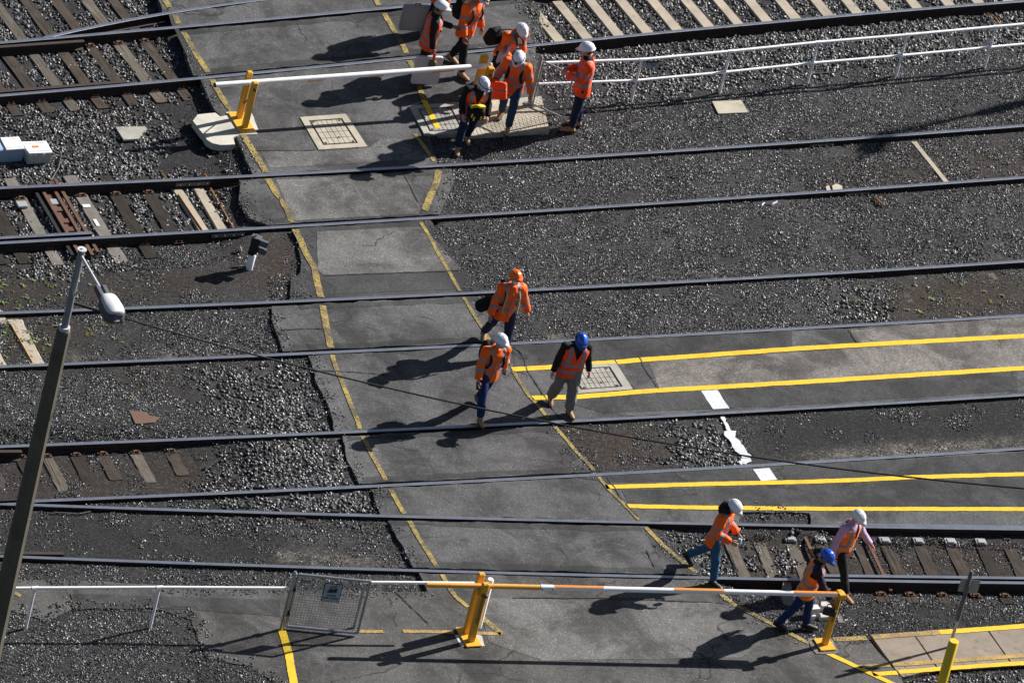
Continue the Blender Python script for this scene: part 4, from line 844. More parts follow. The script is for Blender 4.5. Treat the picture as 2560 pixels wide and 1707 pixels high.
# lower barrier
lr, lf = GT('B2', 1372, 1246), GT('B2', 1402, 1298)
LB = empty('boom_barrier', (lf[0], lf[1], 0), 0, 'lower barrier, yellow posts carrying a long boom striped white and orange', 'boom barrier')
post_part(LB, lr, 1.24, size=0.112); post_part(LB, lf, 1.2, size=0.112)
m_ = (lr[:2] + lf[:2]) / 2; mb = MB(); mb.box(rel((*m_, 0.022), LB), (0.27, 0.52, 0.022), A0, bev=0.004); mb.build('base_plate', M['post_yellow'], LB)
mb = MB(); p_ = Vector(rel((lf[0] + NR[0] * 0.054, lf[1] + NR[1] * 0.054, 0.72), LB)); mb.box(p_ + Vector((AX[0] * 0.0, 0, 0)), (0.045, 0.006, 0.62), A0); mb.build('slot', M['brown_band'], LB)
zb = 1.08; a = pm(T('B2', (1112, 925))[0], zb); b = pm(T('B4', (612, 988))[0], zb)
def uB(t_, x, y):
    p = pm(T(t_, (x, y))[0], zb); return float(np.linalg.norm(p[:2] - a[:2]) / np.linalg.norm(b[:2] - a[:2]))
u = [uB('B2', 1245, 928), uB('B3', 183, 937), uB('B3', 268, 940), uB('B3', 592, 944), uB('B3', 1053, 955), uB('B3', 1380, 962), uB('B4', 322, 980)]
boom_part(LB, a, b, zb, [(0, u[1], 'boom_yellow'), (u[1], u[2], 'joint'), (u[2], u[3], 'boom_white'), (u[3], u[4], 'boom_white'), (u[4], u[5], 'boom_white'), (u[5], u[6], 'boom_white'), (u[6], 1, 'boom_white')], r=0.045)
Av, Bv = Vector(rel((*a[:2], zb), LB)), Vector(rel((*b[:2], zb), LB)); dv = (Bv - Av).normalized(); side = Vector((dv.y, -dv.x, 0))
for u0, u1 in ((u[2], u[3]), (u[4], u[5]), (u[6], 1.0)):        # orange film wrapped over the top half
    mb = MB(); n = 8; P0, P1 = Av.lerp(Bv, u0), Av.lerp(Bv, u1); vs = []
    for P in (P0, P1):
        for k in range(n + 1):
            an = rad(48 + 130 * k / n); vs.append(P + side * (math.cos(an) * 0.0475) + Vector((0, 0, math.sin(an) * 0.0475)))
    mb.add(vs, [(k, k + 1, n + 2 + k, n + 1 + k) for k in range(n)]); mb.build('orange_band', M['boom_orange'], LB, True)
for dz in (-0.012, 0.012):
    pass
for uu in (u[1] + 0.003, u[2] - 0.003):
    mb = MB(); P = Av.lerp(Bv, uu) + side * 0.045; mb.tube([P, P + side * 0.012], 0.014, 8); mb.build('bolt', M['black_paint'], LB)
rb = GT('B4', 524, 1322); post_part(LB, rb, 1.14, size=0.105); mb = MB(); mb.box(rel((rb[0], rb[1], 0.028), LB), (0.28, 0.33, 0.022), A0, bev=0.004); mb.build('base_plate', M['post_yellow'], LB)
mb = MB(); p_ = Vector(rel((rb[0] + NR[0] * 0.052, rb[1] + NR[1] * 0.052, 0.80), LB)); mb.box(p_, (0.045, 0.006, 0.55), A0); mb.build('slot', M['brown_band'], LB)
mb = MB(); mb.box(rel((rb[0] + NR[0] * 0.05 + AX[0] * 0.02, rb[1] + NR[1] * 0.05, 1.08), LB), (0.12, 0.13, 0.10), A0, bev=0.01); mb.build('boom_cradle', M['post_yellow'], LB)
for s in (-1, 1): bolt(LB, (lf[0] + NR[0] * 0.055 + AX[0] * 0.03 * s, lf[1] + NR[1] * 0.055), 0.98)
mb = MB(); mb.box(rel((lf[0] * .5 + lr[0] * .5, lf[1] * .5 + lr[1] * .5, 1.0), LB), (0.20, 0.20, 0.10), A0, bev=0.01); mb.build('pivot_block', M['post_yellow'], LB)
wp = GT('B2', 1452, 1200); o = MB().tube([(0, 0, 0), (0, 0, 0.96), (0, 0, 0.98)], [0.056, 0.056, 0.045], 16).build('white_post', M['boom_white'], None, True); o.location = xyz(wp); bm_sharp(o)
tag(o, 'short round white post standing directly behind the double yellow barrier posts', 'post')

# ---------------------------------------------------------------- fences
def bar(t, a, b, r=0.024, name='rail', mat='fence_white', n=10):
    mb = MB(); mb.tube([rel(a, t), rel(b, t)], r, n); o = mb.build(name, M[mat], t, True); bm_sharp(o); return o
FB = [(1324, 263), (1578, 254), (1799, 233), (2018, 210), (2240, 191), (2461, 170), (2684, 149)]
fb = [G(*p, -0.05) for p in FB]; tops = [p + np.array([0, 0, 0.90]) for p in fb]
UF = empty('pipe_fence', xyz(fb[1]), 0, 'two rail white pipe fence running along the gravel behind the lone standing man', 'fence')
for i, p in enumerate(fb):
    if i: bar(UF, p - np.array([0, 0, 0.1]), tops[i] - np.array([0, 0, 0.01]), 0.023, 'post')
    if i: 
        mb = MB(); mb.tube([Vector(rel(tops[i], UF)) - Vector((0.05, 0.03, 0)), Vector(rel(tops[i], UF)) + Vector((0.05, 0.03, 0))], 0.032, 8); mb.build('clamp', M['fence_white'], UF)
        mb = MB(); m_ = (p + tops[i]) / 2; mb.tube([Vector(rel(m_, UF)) - Vector((0.045, 0.028, 0)), Vector(rel(m_, UF)) + Vector((0.045, 0.028, 0))], 0.031, 8); mb.build('clamp', M['fence_white'], UF)
    if i < len(fb) - 1: bar(UF, tops[i], tops[i + 1], 0.027); bar(UF, (fb[i] + tops[i]) / 2, (fb[i + 1] + tops[i + 1]) / 2, 0.025)
# small notice on the fence, seen dark above and pale below
q = fb[1] * 0.93 + fb[2] * 0.07; q2 = fb[1] * 0.80 + fb[2] * 0.20
d = (q2 - q) / np.linalg.norm(q2 - q); mb = MB(); m_ = (q + q2) / 2; ang = math.atan2(d[1], d[0])
mb.box(rel((m_[0] + d[1] * 0.03, m_[1] - d[0] * 0.03, 0.74), UF), (0.22, 0.006, 0.15), ang); o = mb.build('notice', M['sign_face'], UF)
mb = MB(); mb.box(rel((m_[0] + d[1] * 0.036, m_[1] - d[0] * 0.036, 0.80), UF), (0.21, 0.006, 0.035), ang)
for k in range(3): mb.box(rel((m_[0] + d[1] * 0.034, m_[1] - d[0] * 0.034, 0.755 - k * 0.022), UF), (0.15 - 0.03 * k, 0.004, 0.006), ang)
s_ = mb.build('print', M['sign_text'], o); s_.matrix_parent_inverse = Matrix.Identity(4)
# grey end post + open mesh gate at the fence end
def wire_gate(t, a, b, z0, z1, pitch=0.055, r=0.022, mat='galv', wire=0.0035):
    a = np.array(a[:2]); b = np.array(b[:2]); P = lambda u, z: rel((*(a * (1 - u) + b * u), z), t)
    for (p, q_, nm) in ((P(0, z0), P(0, z1), 'frame_tube'), (P(1, z0), P(1, z1), 'frame_tube'), (P(0, z0), P(1, z0), 'frame_tube'), (P(0, z1), P(1, z1), 'frame_tube')):
        mb = MB(); mb.tube([p, q_], r, 10); o = mb.build(nm, M[mat], t, True); bm_sharp(o)
    L = np.linalg.norm(b - a); mb = MB()
    for k in range(1, int(L / pitch)): u_ = k * pitch / L; mb.tube([P(u_, z0), P(u_, z1)], wire, 3, cap=False)
    for k in range(1, int((z1 - z0) / pitch)): z = z0 + k * pitch; mb.tube([P(0, z), P(1, z)], wire, 3, cap=False)
    o = mb.build('wire_mesh', M['galv_dull'], t); return o
gp = G(1323, 263, 0.02); ge = G(1404, 306, -0.03)
SG = empty('mesh_gate', xyz(gp), 0, 'narrow grey mesh gate swung open beside the lone standing man', 'gate')
bar(SG, (gp[0], gp[1], -0.05), (gp[0], gp[1], 1.03), 0.036, 'gate_post', 'galv_dull')
mb = MB(); mb.tube([rel((gp[0], gp[1], 1.03), SG), rel((gp[0], gp[1], 1.075), SG)], [0.045, 0.02], 10); mb.build('post_cap', M['galv'], SG, True)
mb = MB(); mb.box(rel((gp[0], gp[1], 0.03), SG), (0.16, 0.16, 0.03), A0); mb.build('foot_plate', M['galv'], SG)
dd = (ge[:2] - gp[:2]); dd /= np.linalg.norm(dd); wire_gate(SG, gp[:2] + dd * 0.06, ge[:2], 0.07, 0.98, r=0.017, mat='galv_dull')
# lower-left fence
FB2 = [(-556, 1576), (-246, 1573), (64.5, 1570), (375, 1568), (703, 1573)]
fb = [G(*p) for p in FB2]; LF = empty('pipe_fence', xyz(fb[3]), 0, 'single rail white pipe fence in the gravel left of the sign gate', 'fence')
for i, p in enumerate(fb):
    if i < 4: bar(LF, p - np.array([0, 0, 0.1]), p + np.array([0, 0, 0.80]), 0.024, 'post'); mb = MB(); mb.tube([rel(p + np.array([-0.05, -0.03, 0.81]), LF), rel(p + np.array([0.05, 0.03, 0.81]), LF)], 0.032, 8); mb.build('clamp', M['fence_white'], LF)
    if i < 4: bar(LF, p + np.array([0, 0, 0.81]), fb[i + 1] + np.array([0, 0, 0.84 if i == 3 else 0.81]), 0.026)
p1_ = G(885, 1568); p2_ = pm(T('B2', (1425, 915))[0], 0.92)
RF = empty('pipe_fence', xyz(p1_), 0, 'short white pipe rail joining the sign gate to the yellow barrier posts', 'fence')
bar(RF, (p1_[0], p1_[1], -0.05), (p1_[0], p1_[1], 0.94), 0.026, 'post', 'galv'); bar(RF, (p1_[0], p1_[1], 0.92), (p2_[0], p2_[1], 0.92), 0.026)
mb = MB(); mb.tube([rel((p1_[0] - .03, p1_[1] - .02, 0.93), RF), rel((p1_[0] + .04, p1_[1] + .02, 0.93), RF)], 0.036, 8); mb.build('clamp', M['fence_white'], RF)
# sign gate
bl, br = GT('B2', 192, 1212), GT('B2', 660, 1258); hp = G(703, 1573)
GG = empty('mesh_gate', xyz(hp), 0, 'galvanised mesh gate carrying a train warning sign in the lower fence', 'gate')
bar(GG, (hp[0], hp[1], -0.05), (hp[0], hp[1], 1.14), 0.034, 'gate_post', 'galv')
mb = MB(); mb.tube([rel((hp[0], hp[1], 1.14), GG), rel((hp[0], hp[1], 1.18), GG)], [0.042, 0.018], 10); mb.build('post_cap', M['galv'], GG, True)
for z in (0.33, 0.82): mb = MB(); m_ = (hp[:2] * 0.5 + bl[:2] * 0.5); mb.box(rel((m_[0], m_[1], z), GG), (0.10, 0.06, 0.09), 0.0, bev=0.01); mb.build('hinge', M['black_paint'], GG)
wire_gate(GG, bl, br, 0.055, 1.10, 0.05, 0.024)
gd = br[:2] - bl[:2]; gL = np.linalg.norm(gd); gd = gd / gL; gn = np.array([gd[1], -gd[0]]); gang = math.atan2(gd[1], gd[0])
SGc = bl[:2] + gd * gL * 0.505
sgn = empty('warning_sign', (SGc[0] + gn[0] * 0.036, SGc[1] + gn[1] * 0.036, 0.83), gang, 'pale blue grey train warning plate wired to the mesh gate', 'sign')
mb = MB(); mb.box((0, 0, 0), (0.30, 0.008, 0.37), bev=0.003); mb.build('sign_board', M['sign_text'], sgn)
mb = MB(); mb.box((0, -0.0052, 0), (0.276, 0.004, 0.345)); mb.build('sign_face', M['sign_face'], sgn)
mb = MB(); ic = lambda x0, x1, z0, z1: mb.box(((x0 + x1) / 2, -0.0085, (z0 + z1) / 2), (x1 - x0, 0.003, z1 - z0))
ic(-0.060, 0.030, 0.035, 0.075); ic(0.030, 0.075, 0.025, 0.100); ic(-0.075, 0.080, 0.020, 0.036); ic(-0.052, -0.036, 0.075, 0.100); ic(-0.020, -0.006, 0.075, 0.088); ic(-0.085, -0.070, 0.005, 0.03)
for x in (-0.055, -0.025, 0.005, 0.045): mb.tube([(x, -0.006, 0.012), (x, -0.0102, 0.012)], 0.015, 12)
mb.tube([(-0.044, -0.0085, 0.10), (-0.02, -0.0085, 0.125), (0.02, -0.0085, 0.118), (0.06, -0.0085, 0.14), (0.03, -0.0085, 0.155)], 0.011, 6, r2=[0.0015] * 5)
mb.build('locomotive_print', M['sign_text'], sgn)
def lettering(txt, size, loc, rot, mat, parent, name='lettering'):
    cu = bpy.data.curves.new(name, 'FONT'); cu.body = txt; cu.size = size; cu.align_x = 'CENTER'; cu.align_y = 'CENTER'; cu.extrude = 0.0012; cu.offset = size * 0.02; cu.materials.append(M[mat])
    q = bpy.data.objects.new(name, cu); COL.objects.link(q); me = bpy.data.meshes.new_from_object(q.evaluated_get(bpy.context.evaluated_depsgraph_get())); bpy.data.objects.remove(q); me.materials.clear(); me.materials.append(M[mat])
    o = link(name, me, parent); o.location = loc; o.rotation_euler = rot; return o
lettering('LOOK', 0.055, (0, -0.0092, -0.055), (rad(90), 0, 0), 'sign_text', sgn); lettering('FOR TRAINS', 0.044, (0, -0.0092, -0.110), (rad(90), 0, 0), 'sign_text', sgn)
c2 = bl[:2] + gd * gL * 0.115
idp = empty('number_plate', (c2[0] + gn[0] * 0.03, c2[1] + gn[1] * 0.03, 1.0), gang, 'small blurred number plate near the top hinge corner of the sign gate', 'plate')
mb = MB(); mb.box((0, 0, 0), (0.18, 0.006, 0.062)); mb.build('plate_face', M['sign_face'], idp); lettering('SCA 27', 0.052, (0, -0.0052, 0), (rad(90), 0, 0), 'sign_text', idp)

# ---------------------------------------------------------------- lamp posts, overhead cable
def lamp(xy, hz, head_ang, label, sx=0.14):
    t = empty('street_lamp', (xy[0], xy[1], 0), head_ang, label, 'lamp post', 'tall lamp posts lighting the yard'); H = hz
    mb = MB(); n = 12; zt = H - 1.52
    mb.tube([(0, 0, -0.3), (0, 0, zt - 0.02), (0, 0, zt)], [0.165, 0.113, 0.10], 8, ref=(1, 0.35, 0)); o = mb.build('concrete_pole', M['pole_concrete'], t, False)
    mb = MB(); mb.tube([(0, 0, zt - 0.02), (0, 0, zt + 0.06)], 0.09, 12); mb.build('collar', M['lamp_grey'], t)
    mb = MB(); mb.tube([(0, 0, zt), (0, 0, H)], 0.056, 16, ref=(1, 0, 0)); o = mb.build('steel_spigot', M['spigot_grey'], t, True); bm_sharp(o)
    mb = MB(); mb.tube([(0, 0, H), (0, 0, H + 0.012)], 0.075, 16); mb.tube([(0, 0, H + 0.012), (0, 0, H + 0.03)], 0.02, 8); mb.build('cap', M['lamp_grey'], t)
    mb = MB(); mb.tube([(0.05, 0, H - 0.10), (1.12, 0, H - 0.06)], 0.024, 10); mb.build('arm', M['lamp_grey'], t, True)
    mb = MB(); mb.tube([(0.06, 0, H - 0.85), (0.62, 0, H - 0.09)], 0.018, 8); mb.build('brace', M['lamp_grey'], t, True)
    z = H - 0.07; k0 = set(t.children)
    mb = MB(); mb.box((1.22, 0.058, z + 0.02), (0.32, 0.095, 0.09), bev=0.02); mb.box((1.22, -0.058, z + 0.02), (0.32, 0.095, 0.09), bev=0.02); mb.box((1.24, 0, z - 0.03), (0.34, 0.19, 0.07), bev=0.02); mb.build('neck', M['lamp_dark'], t)
    def shell(name, mat, x0, x1, w0, w1, z0, z1, sh, rnd=3.2):
        mb = MB(); n = 28; vs = []; fs = []; L = [(z0, 1.0), (z0 + (z1 - z0) * 0.55, 0.985), (z0 + (z1 - z0) * 0.9, 0.93), (z1, sh)]
        for zz, s in L:
            for k in range(n):
                a = 2 * math.pi * k / n; cx, cy = math.cos(a), math.sin(a); m = (abs(cx) ** rnd + abs(cy) ** rnd) ** (-1 / rnd); u_ = cx * m * s; v_ = cy * m * s
                w = w0 + (w1 - w0) * (u_ + 1) / 2; vs.append(((x0 + x1) / 2 + u_ * (x1 - x0) / 2, v_ * w, zz))
        for i in range(len(L) - 1):
            for k in range(n): j = (k + 1) % n; fs.append((i * n + k, i * n + j, (i + 1) * n + j, (i + 1) * n + k))
        fs += [tuple(range(n - 1, -1, -1)), tuple((len(L) - 1) * n + k for k in range(n))]
        mb.add(vs, fs); o = mb.build(name, M[mat], t, True); return o
    shell('lamp_housing', 'lamp_dark', 1.38, 2.02, 0.155, 0.195, z - 0.07, z + 0.08, 0.97, 3.8); shell('lamp_lid', 'lamp_grey', 1.40, 1.98, 0.145, 0.180, z + 0.08, z + 0.125, 0.92, 4.2); shell('lamp_lens', 'lamp_lens', 1.5, 1.98, 0.13, 0.165, z - 0.11, z - 0.07, 1.0)
    mb = MB(); mb.box((2.025, 0, z - 0.02), (0.02, 0.10, 0.03)); mb.build('latch', M['lamp_grey'], t)
    for c_ in t.children:
        if c_ not in k0: c_.scale = (0.9, 0.9, 1); c_.location.x = 0.105 - sx
    return t
HL = 8.0; lp = G(205, 624, HL); LA = lamp(lp[:2], HL, rad(-61.7), 'tall concrete lamp post leaning up the picture, its grey head over the rails')
sh = G(2213, 336, -0.06); off = HL / math.tan(SUN_EL); hx = sh[:2] + off * np.array([math.cos(SUN_AZ), math.sin(SUN_AZ)]); ha = rad(-109)
lamp(hx, HL, ha, 'lamp post outside the frame whose shadow falls across the upper rails', 1.15)
pc = np.array([lp[0], lp[1], HL - 2.15]); pts = []
A_ = G(184, 757, 6.25); 
far = G(2700, 1232, 6.6); P0 = Vector(A_); P1 = Vector(far)
for k in range(41):
    u_ = k / 40; p = P0.lerp(P1, u_); p.z -= 4 * 0.55 * u_ * (1 - u_); pts.append(p)
ext = P1 + (P1 - P0) * 0.25; pts.append(ext)
mb = MB(); mb.tube([p - P0 for p in pts], 0.016, 6); o = mb.build('overhead_cable', M['cable_black'], None, True); o.location = P0; tag(o, 'thin black overhead cable slanting across the yard from the lamp post', 'cable')
mb = MB(); mb.tube([(0, 0, 0), tuple(Vector(pts[2]) - P0)], 0.03, 8); c_ = mb.build('cable_grip', M['cable_black'], o)

# ---------------------------------------------------------------- track-side things
def machine(name, label, cat, boxes, org, extra=None):
    t = empty(name, (org[0], org[1], 0), 0, label, cat)
    for nm, pts, ztop, z0, mat, ch in boxes:
        mb = MB(); prism(mb, [G(*p, ztop)[:2] for p in pts], z0, ztop, (org[0], org[1], 0), ch=ch); mb.build(nm, M[mat], t)
    return t
o = G(40, 395, 0)
pmx = machine('point_machine', 'white topped point machine at the picture edge, two boxes on the long bearers', 'point machine',
    [('motor_housing', T('A1', (-90, 902), (120, 897), (160, 972), (40, 980), (-60, 984)), 0.10, -0.16, 'machine_shaded', 0.012), ('motor_lid', T('A1', (0, 898), (124, 893), (162, 970), (42, 978)), 0.125, 0.10, 'machine_white', 0.006),  # white housing, its bluish shade put into the paint colour
     ('gear_housing', T('A1', (146, 930), (300, 924), (340, 1000), (192, 1006)), 0.06, -0.16, 'machine_grey', 0.01), ('gear_lid', T('A1', (140, 926), (302, 920), (344, 996), (190, 1002)), 0.085, 0.06, 'machine_white', 0.006)], o)
for x in (205, 232, 285): mb = MB(); p = GT('A1', x, 1008, 0.05); mb.box(rel((p[0], p[1], 0.045), pmx), (0.035, 0.03, 0.05), A0); mb.build('lid_clip', M['machine_white'], pmx)
for (x0, y0, x1, y1, nm) in ((20, 912, 112, 905, 'lid_rib'), (36, 966, 146, 960, 'lid_rib'), (160, 938, 290, 933, 'lid_rib'), (196, 990, 325, 984, 'lid_rib')):
    a_, b_ = GT('A1', x0, y0, 0.127 if x0 < 150 else 0.088), GT('A1', x1, y1, 0.127 if x0 < 150 else 0.088); mb = MB(); mb.tube([rel(a_, pmx), rel(b_, pmx)], 0.006, 6); mb.build(nm, M['machine_grey'], pmx)
a_, b_, c_, d_ = GT('A1', 342, 985, -0.02), GT('A1', 400, 1010, -0.12), GT('A1', 380, 1100, -0.15), GT('A1', 330, 1180, -0.16); mb = MB(); mb.tube([rel(q, pmx) for q in (a_, b_, c_, d_)], 0.018, 8); mb.build('cable', M['cable_black'], pmx, True)
mb = MB(); p = GT('A1', 232, 958, 0.09); mb.box(rel((p[0], p[1], 0.087), pmx), (0.12, 0.06, 0.006), A0); mb.build('warning_label', M['rod_orange'], pmx)
o = G(2040, 1530, 0)
machine('point_machine', 'low grey white machine box on the dirt behind the lone yellow post', 'point machine',
    [('housing', T('B4', (392, 1064), (478, 1056), (502, 1084), (410, 1092)), 0.12, -0.1, 'machine_grey', 0.012), ('lid', T('B4', (388, 1060), (478, 1052), (502, 1080), (408, 1088)), 0.14, 0.12, 'machine_white', 0.006),
     ('rod_tray', T('B4', (492, 1108), (600, 1104), (606, 1132), (500, 1138)), 0.02, -0.1, 'machine_grey', 0.01), ('front_panel', T('B4', (408, 1108), (460, 1104), (470, 1128), (418, 1132)), 0.03, -0.1, 'machine_white', 0.008), ('rod_cover', T('B4', (500, 1010), (575, 1050), (570, 1085), (500, 1060)), 0.02, -0.1, 'machine_grey', 0.01)], o)
# dwarf signal
b0 = GT('A5', 1628, 292, -0.05); DS = empty('ground_signal', (b0[0], b0[1], 0), 0, 'knee high black shunting signal on a stubby white pipe beside the rail', 'signal')
mb = MB(); mb.tube([(0, 0, -0.1), (0, 0, 0.28), (0, 0, 0.30)], [0.070, 0.078, 0.065], 16); o = mb.build('pipe_base', M['boom_white'], DS, True); bm_sharp(o)
mb = MB(); mb.tube([(-0.03, 0.0, 0.30), (-0.03, 0, 0.34)], 0.085, 12); mb.build('turntable', M['black_paint'], DS)
sang = rad(-5); Rz = Matrix.Rotation(sang, 3, 'Z')
mb = MB(); mb.box((0, 0, 0.52), (0.18, 0.15, 0.36), sang, bev=0.015); mb.build('signal_case', M['black_paint'], DS)
for z in (0.62, 0.44):
    c_ = Rz @ Vector((0.17, -0.01, 0)); mb = MB(); mb.tube([Rz @ Vector((0.10, -0.01, 0)) + Vector((0, 0, z)), Rz @ Vector((0.27, -0.01, 0)) + Vector((0, 0, z - 0.01))], 0.072, 14, cap=False); mb.tube([Rz @ Vector((0.10, -0.01, 0)) + Vector((0, 0, z)), Rz @ Vector((0.125, -0.01, 0)) + Vector((0, 0, z))], 0.07, 14); mb.build('lens_hood', M['lamp_dark'], DS, True)
mb = MB(); mb.box((0, 0, 0.71), (0.21, 0.17, 0.02), sang, bev=0.005); mb.tube([(-0.02, 0, 0.74), (-0.02, 0, 0.765)], 0.03, 8); mb.build('case_lid', M['lamp_dark'], DS)
mb = MB(); mb.box((0.085, 0.04, 0.27), (0.03, 0.03, 0.09)); mb.tube([(0.09, 0.04, 0.33), (0.09, 0.04, 0.36)], 0.02, 8); mb.build('padlock', M['boom_white'], DS)
mb = MB(); mb.tube([(0, 0, -0.04), (-0.2, -0.05, -0.03), (-0.35, -0.12, -0.05)], 0.02, 6); mb.build('conduit', M['rust_plate'], DS, True); DS.scale = (0.82, 0.82, 0.86)
# bollard and the pole behind it
BH = 1.15; bt = GT('B4', 1372, 1290, BH); o = MB().tube([(0, 0, -0.1), (0, 0, BH - 0.008), (0, 0, BH)], [0.083, 0.083, 0.075], 24).build('bollard', M['bollard_yellow'], None, True); bm_sharp(o); o.location = (bt[0], bt[1], 0); tag(o, 'thick round yellow bollard at the bottom edge of the picture', 'bollard')
pb = GT('B4', 1342, 1335, 0); PS = empty('sign_pole', (pb[0], pb[1], 0), 0, 'dark slim pole with a pale plate seen edge on, rising behind the yellow bollard', 'sign')
hp_ = 1.55; mb = MB(); mb.tube([(0, 0, -0.1), (0, 0, 0.58)], 0.027, 12); mb.build('pole_foot', M['galv'], PS, True)
mb = MB(); mb.tube([(0, 0, 0.57), (0, 0, hp_), (0, 0, hp_ + 0.02)], [0.037, 0.037, 0.02], 12, ref=(1, 0, 0)); mb.build('pole_shaft', M['lamp_dark'], PS, True)
mb = MB(); mb.tube([(0, 0, hp_), (0, 0, hp_ + 0.035)], 0.018, 8); mb.build('cap', M['galv'], PS)
mb = MB(); mb.box((0.03, 0.055, 1.25), (0.33, 0.006, 0.27), rad(12), bev=0.002); mb.build('sign_plate', M['galv_dull'], PS)
# bits on the ground
def debris(name, label, cat, pts, r, mat, z=-0.035, r2=None):
    P = [Vector(G(*p, z)) for p in pts]; o = P[0].copy(); mb = MB(); n = len(P); mb.tube([p - o for p in P], r, 6, r2=[r2] * n if r2 else None); q = mb.build(name, M[mat], None, False); q.location = o; return tag(q, label, cat)
debris('stick', 'brown stick lying on gravel between the upper fence posts', 'stick', T('A4', (455, 482), (600, 474)), 0.018, 'timber_grey')
debris('hose', 'short orange hose end curling out of the gravel behind the upper fence', 'hose', T('A4', (1590, 88), (1640, 115), (1680, 175)), 0.014, 'rod_orange', 0.0)
debris('orange_strip', 'short orange plastic strip lying below a rail in the open gravel', 'strip', T('A4', (855, 1288), (900, 1332)), 0.018, 'rod_orange', -0.03)
debris('dry_branch', 'crooked pale branch lying below the left frog rails', 'branch', T('B1', (350, 452), (440, 458), (520, 462), (590, 448)), 0.014, 'timber_grey', -0.03)
debris('crumpled_wrapper', 'torn white wrapper lying under a rail in the gravel', 'litter', T('A3', (1630, 1342), (1650, 1328), (1700, 1335), (1732, 1320)), 0.03, 'paper_white', -0.03, 0.01)
debris('crumpled_wrapper', 'white scrap of litter beside the small black signal', 'litter', T('A5', (1568, 150), (1578, 180)), 0.03, 'paper_white', -0.03, 0.012)
debris('brick_fragment', 'reddish brick fragment on the ballast just above a rail', 'fragment', T('B2', (490, 445), (548, 450)), 0.045, 'orange_plate', -0.02, 0.03)
debris('brick_fragment', 'darker red brick fragment just below the same rail', 'fragment', T('B2', (265, 492), (325, 500)), 0.035, 'orange_plate', -0.03, 0.02)
debris('orange_leaf', 'tiny orange scrap between the dark sleepers', 'scrap', T('A1', (128, 1392), (132, 1408)), 0.016, 'rod_orange', -0.12, 0.01)
# ---------------------------------------------------------------- people
def cloth(name, col, stripes=None, rough=0.75, fold=0.35):
    b = NB(name); c = b.coord('obj'); n = b.noise(b.map(c, (1, 1, 0.55)), 11, 4, 0.6, 1.2); f = b.noise(c, 45, 2)
    base = b.mix(b.ramp(n, (0.35, 0.0), (0.7, 1.0)), tuple(v * 0.88 for v in col), tuple(min(1, v * 1.06) for v in col))
    rg = rough
    if stripes is not None:
        a = b.attr('stripe').outputs['Fac']; m = b.ramp(b.math('ADD', b.math('MULTIPLY', a, 8.0), 0.5), (0.485, 1.0), (0.515, 0.0)); base = b.mix(m, base, stripes)
    return b.fin(base, rg, 0, b.bump(n, fold, 0.03, b.bump(f, 0.2, 0.003)), 0.25)
TAPE = (0.20, 0.26, 0.33)
cloth('hi_vis_orange', (1.0, 0.145, 0.014), TAPE, 0.6); cloth('hi_vis_amber', (1.0, 0.22, 0.035), TAPE, 0.6); cloth('hi_vis_red', (1.0, 0.09, 0.018), TAPE, 0.6); cloth('cloth_black', (0.010, 0.011, 0.014)); cloth('cloth_navy', (0.012, 0.022, 0.060)); cloth('cloth_blue', (0.009, 0.026, 0.105)); cloth('denim', (0.030, 0.10, 0.20)); cloth('denim_dark', (0.022, 0.055, 0.11))
cloth('cloth_grey', (0.19, 0.185, 0.18)); cloth('cloth_pink', (0.52, 0.36, 0.55)); cloth('cloth_plum', (0.022, 0.012, 0.026)); cloth('bag_black', (0.009, 0.010, 0.011)); cloth('bag_orange', (0.90, 0.09, 0.02)); cloth('cloth_white', (0.6, 0.6, 0.6)); cloth('khaki', (0.13, 0.13, 0.07))
def skinm(name, col):
    b = NB(name); c = b.coord('obj'); return b.fin(b.mix(b.noise(c, 30, 3), tuple(v * 0.85 for v in col), col), 0.5, 0, None, 0.4, Subsurface_Weight=0.05)
skinm('skin_fair', (0.50, 0.27, 0.21)); skinm('skin_tan', (0.33, 0.17, 0.11))
paint('helmet_white', (0.78, 0.79, 0.84), 0.28, 0.0); paint('helmet_blue', (0.02, 0.10, 0.55), 0.22, 0.0); paint('helmet_orange', (0.88, 0.15, 0.015), 0.3, 0.0); paint('mask_blue', (0.20, 0.48, 0.58), 0.8, 0.0); paint('mask_white', (0.75, 0.77, 0.80), 0.8, 0.0); paint('hair_brown', (0.10, 0.045, 0.02), 0.5, 0.3); paint('hair_dark', (0.010, 0.008, 0.007), 0.5, 0.1)
paint('boot_tan', (0.36, 0.215, 0.10), 0.7, 0.35); paint('boot_black', (0.015, 0.014, 0.014), 0.5, 0.1); paint('sole_dark', (0.05, 0.035, 0.025), 0.8, 0.1); paint('gear_yellow', (0.75, 0.55, 0.02), 0.5, 0.1); paint('glove_tan', (0.40, 0.32, 0.20), 0.8, 0.1); paint('red_plastic', (0.8, 0.05, 0.02), 0.4, 0.0); paint('camera_black', (0.02, 0.02, 0.022), 0.35, 0.0); paint('eye_dark', (0.02, 0.015, 0.012), 0.3, 0.0); paint('lip_red', (0.32, 0.12, 0.10), 0.5, 0.0)

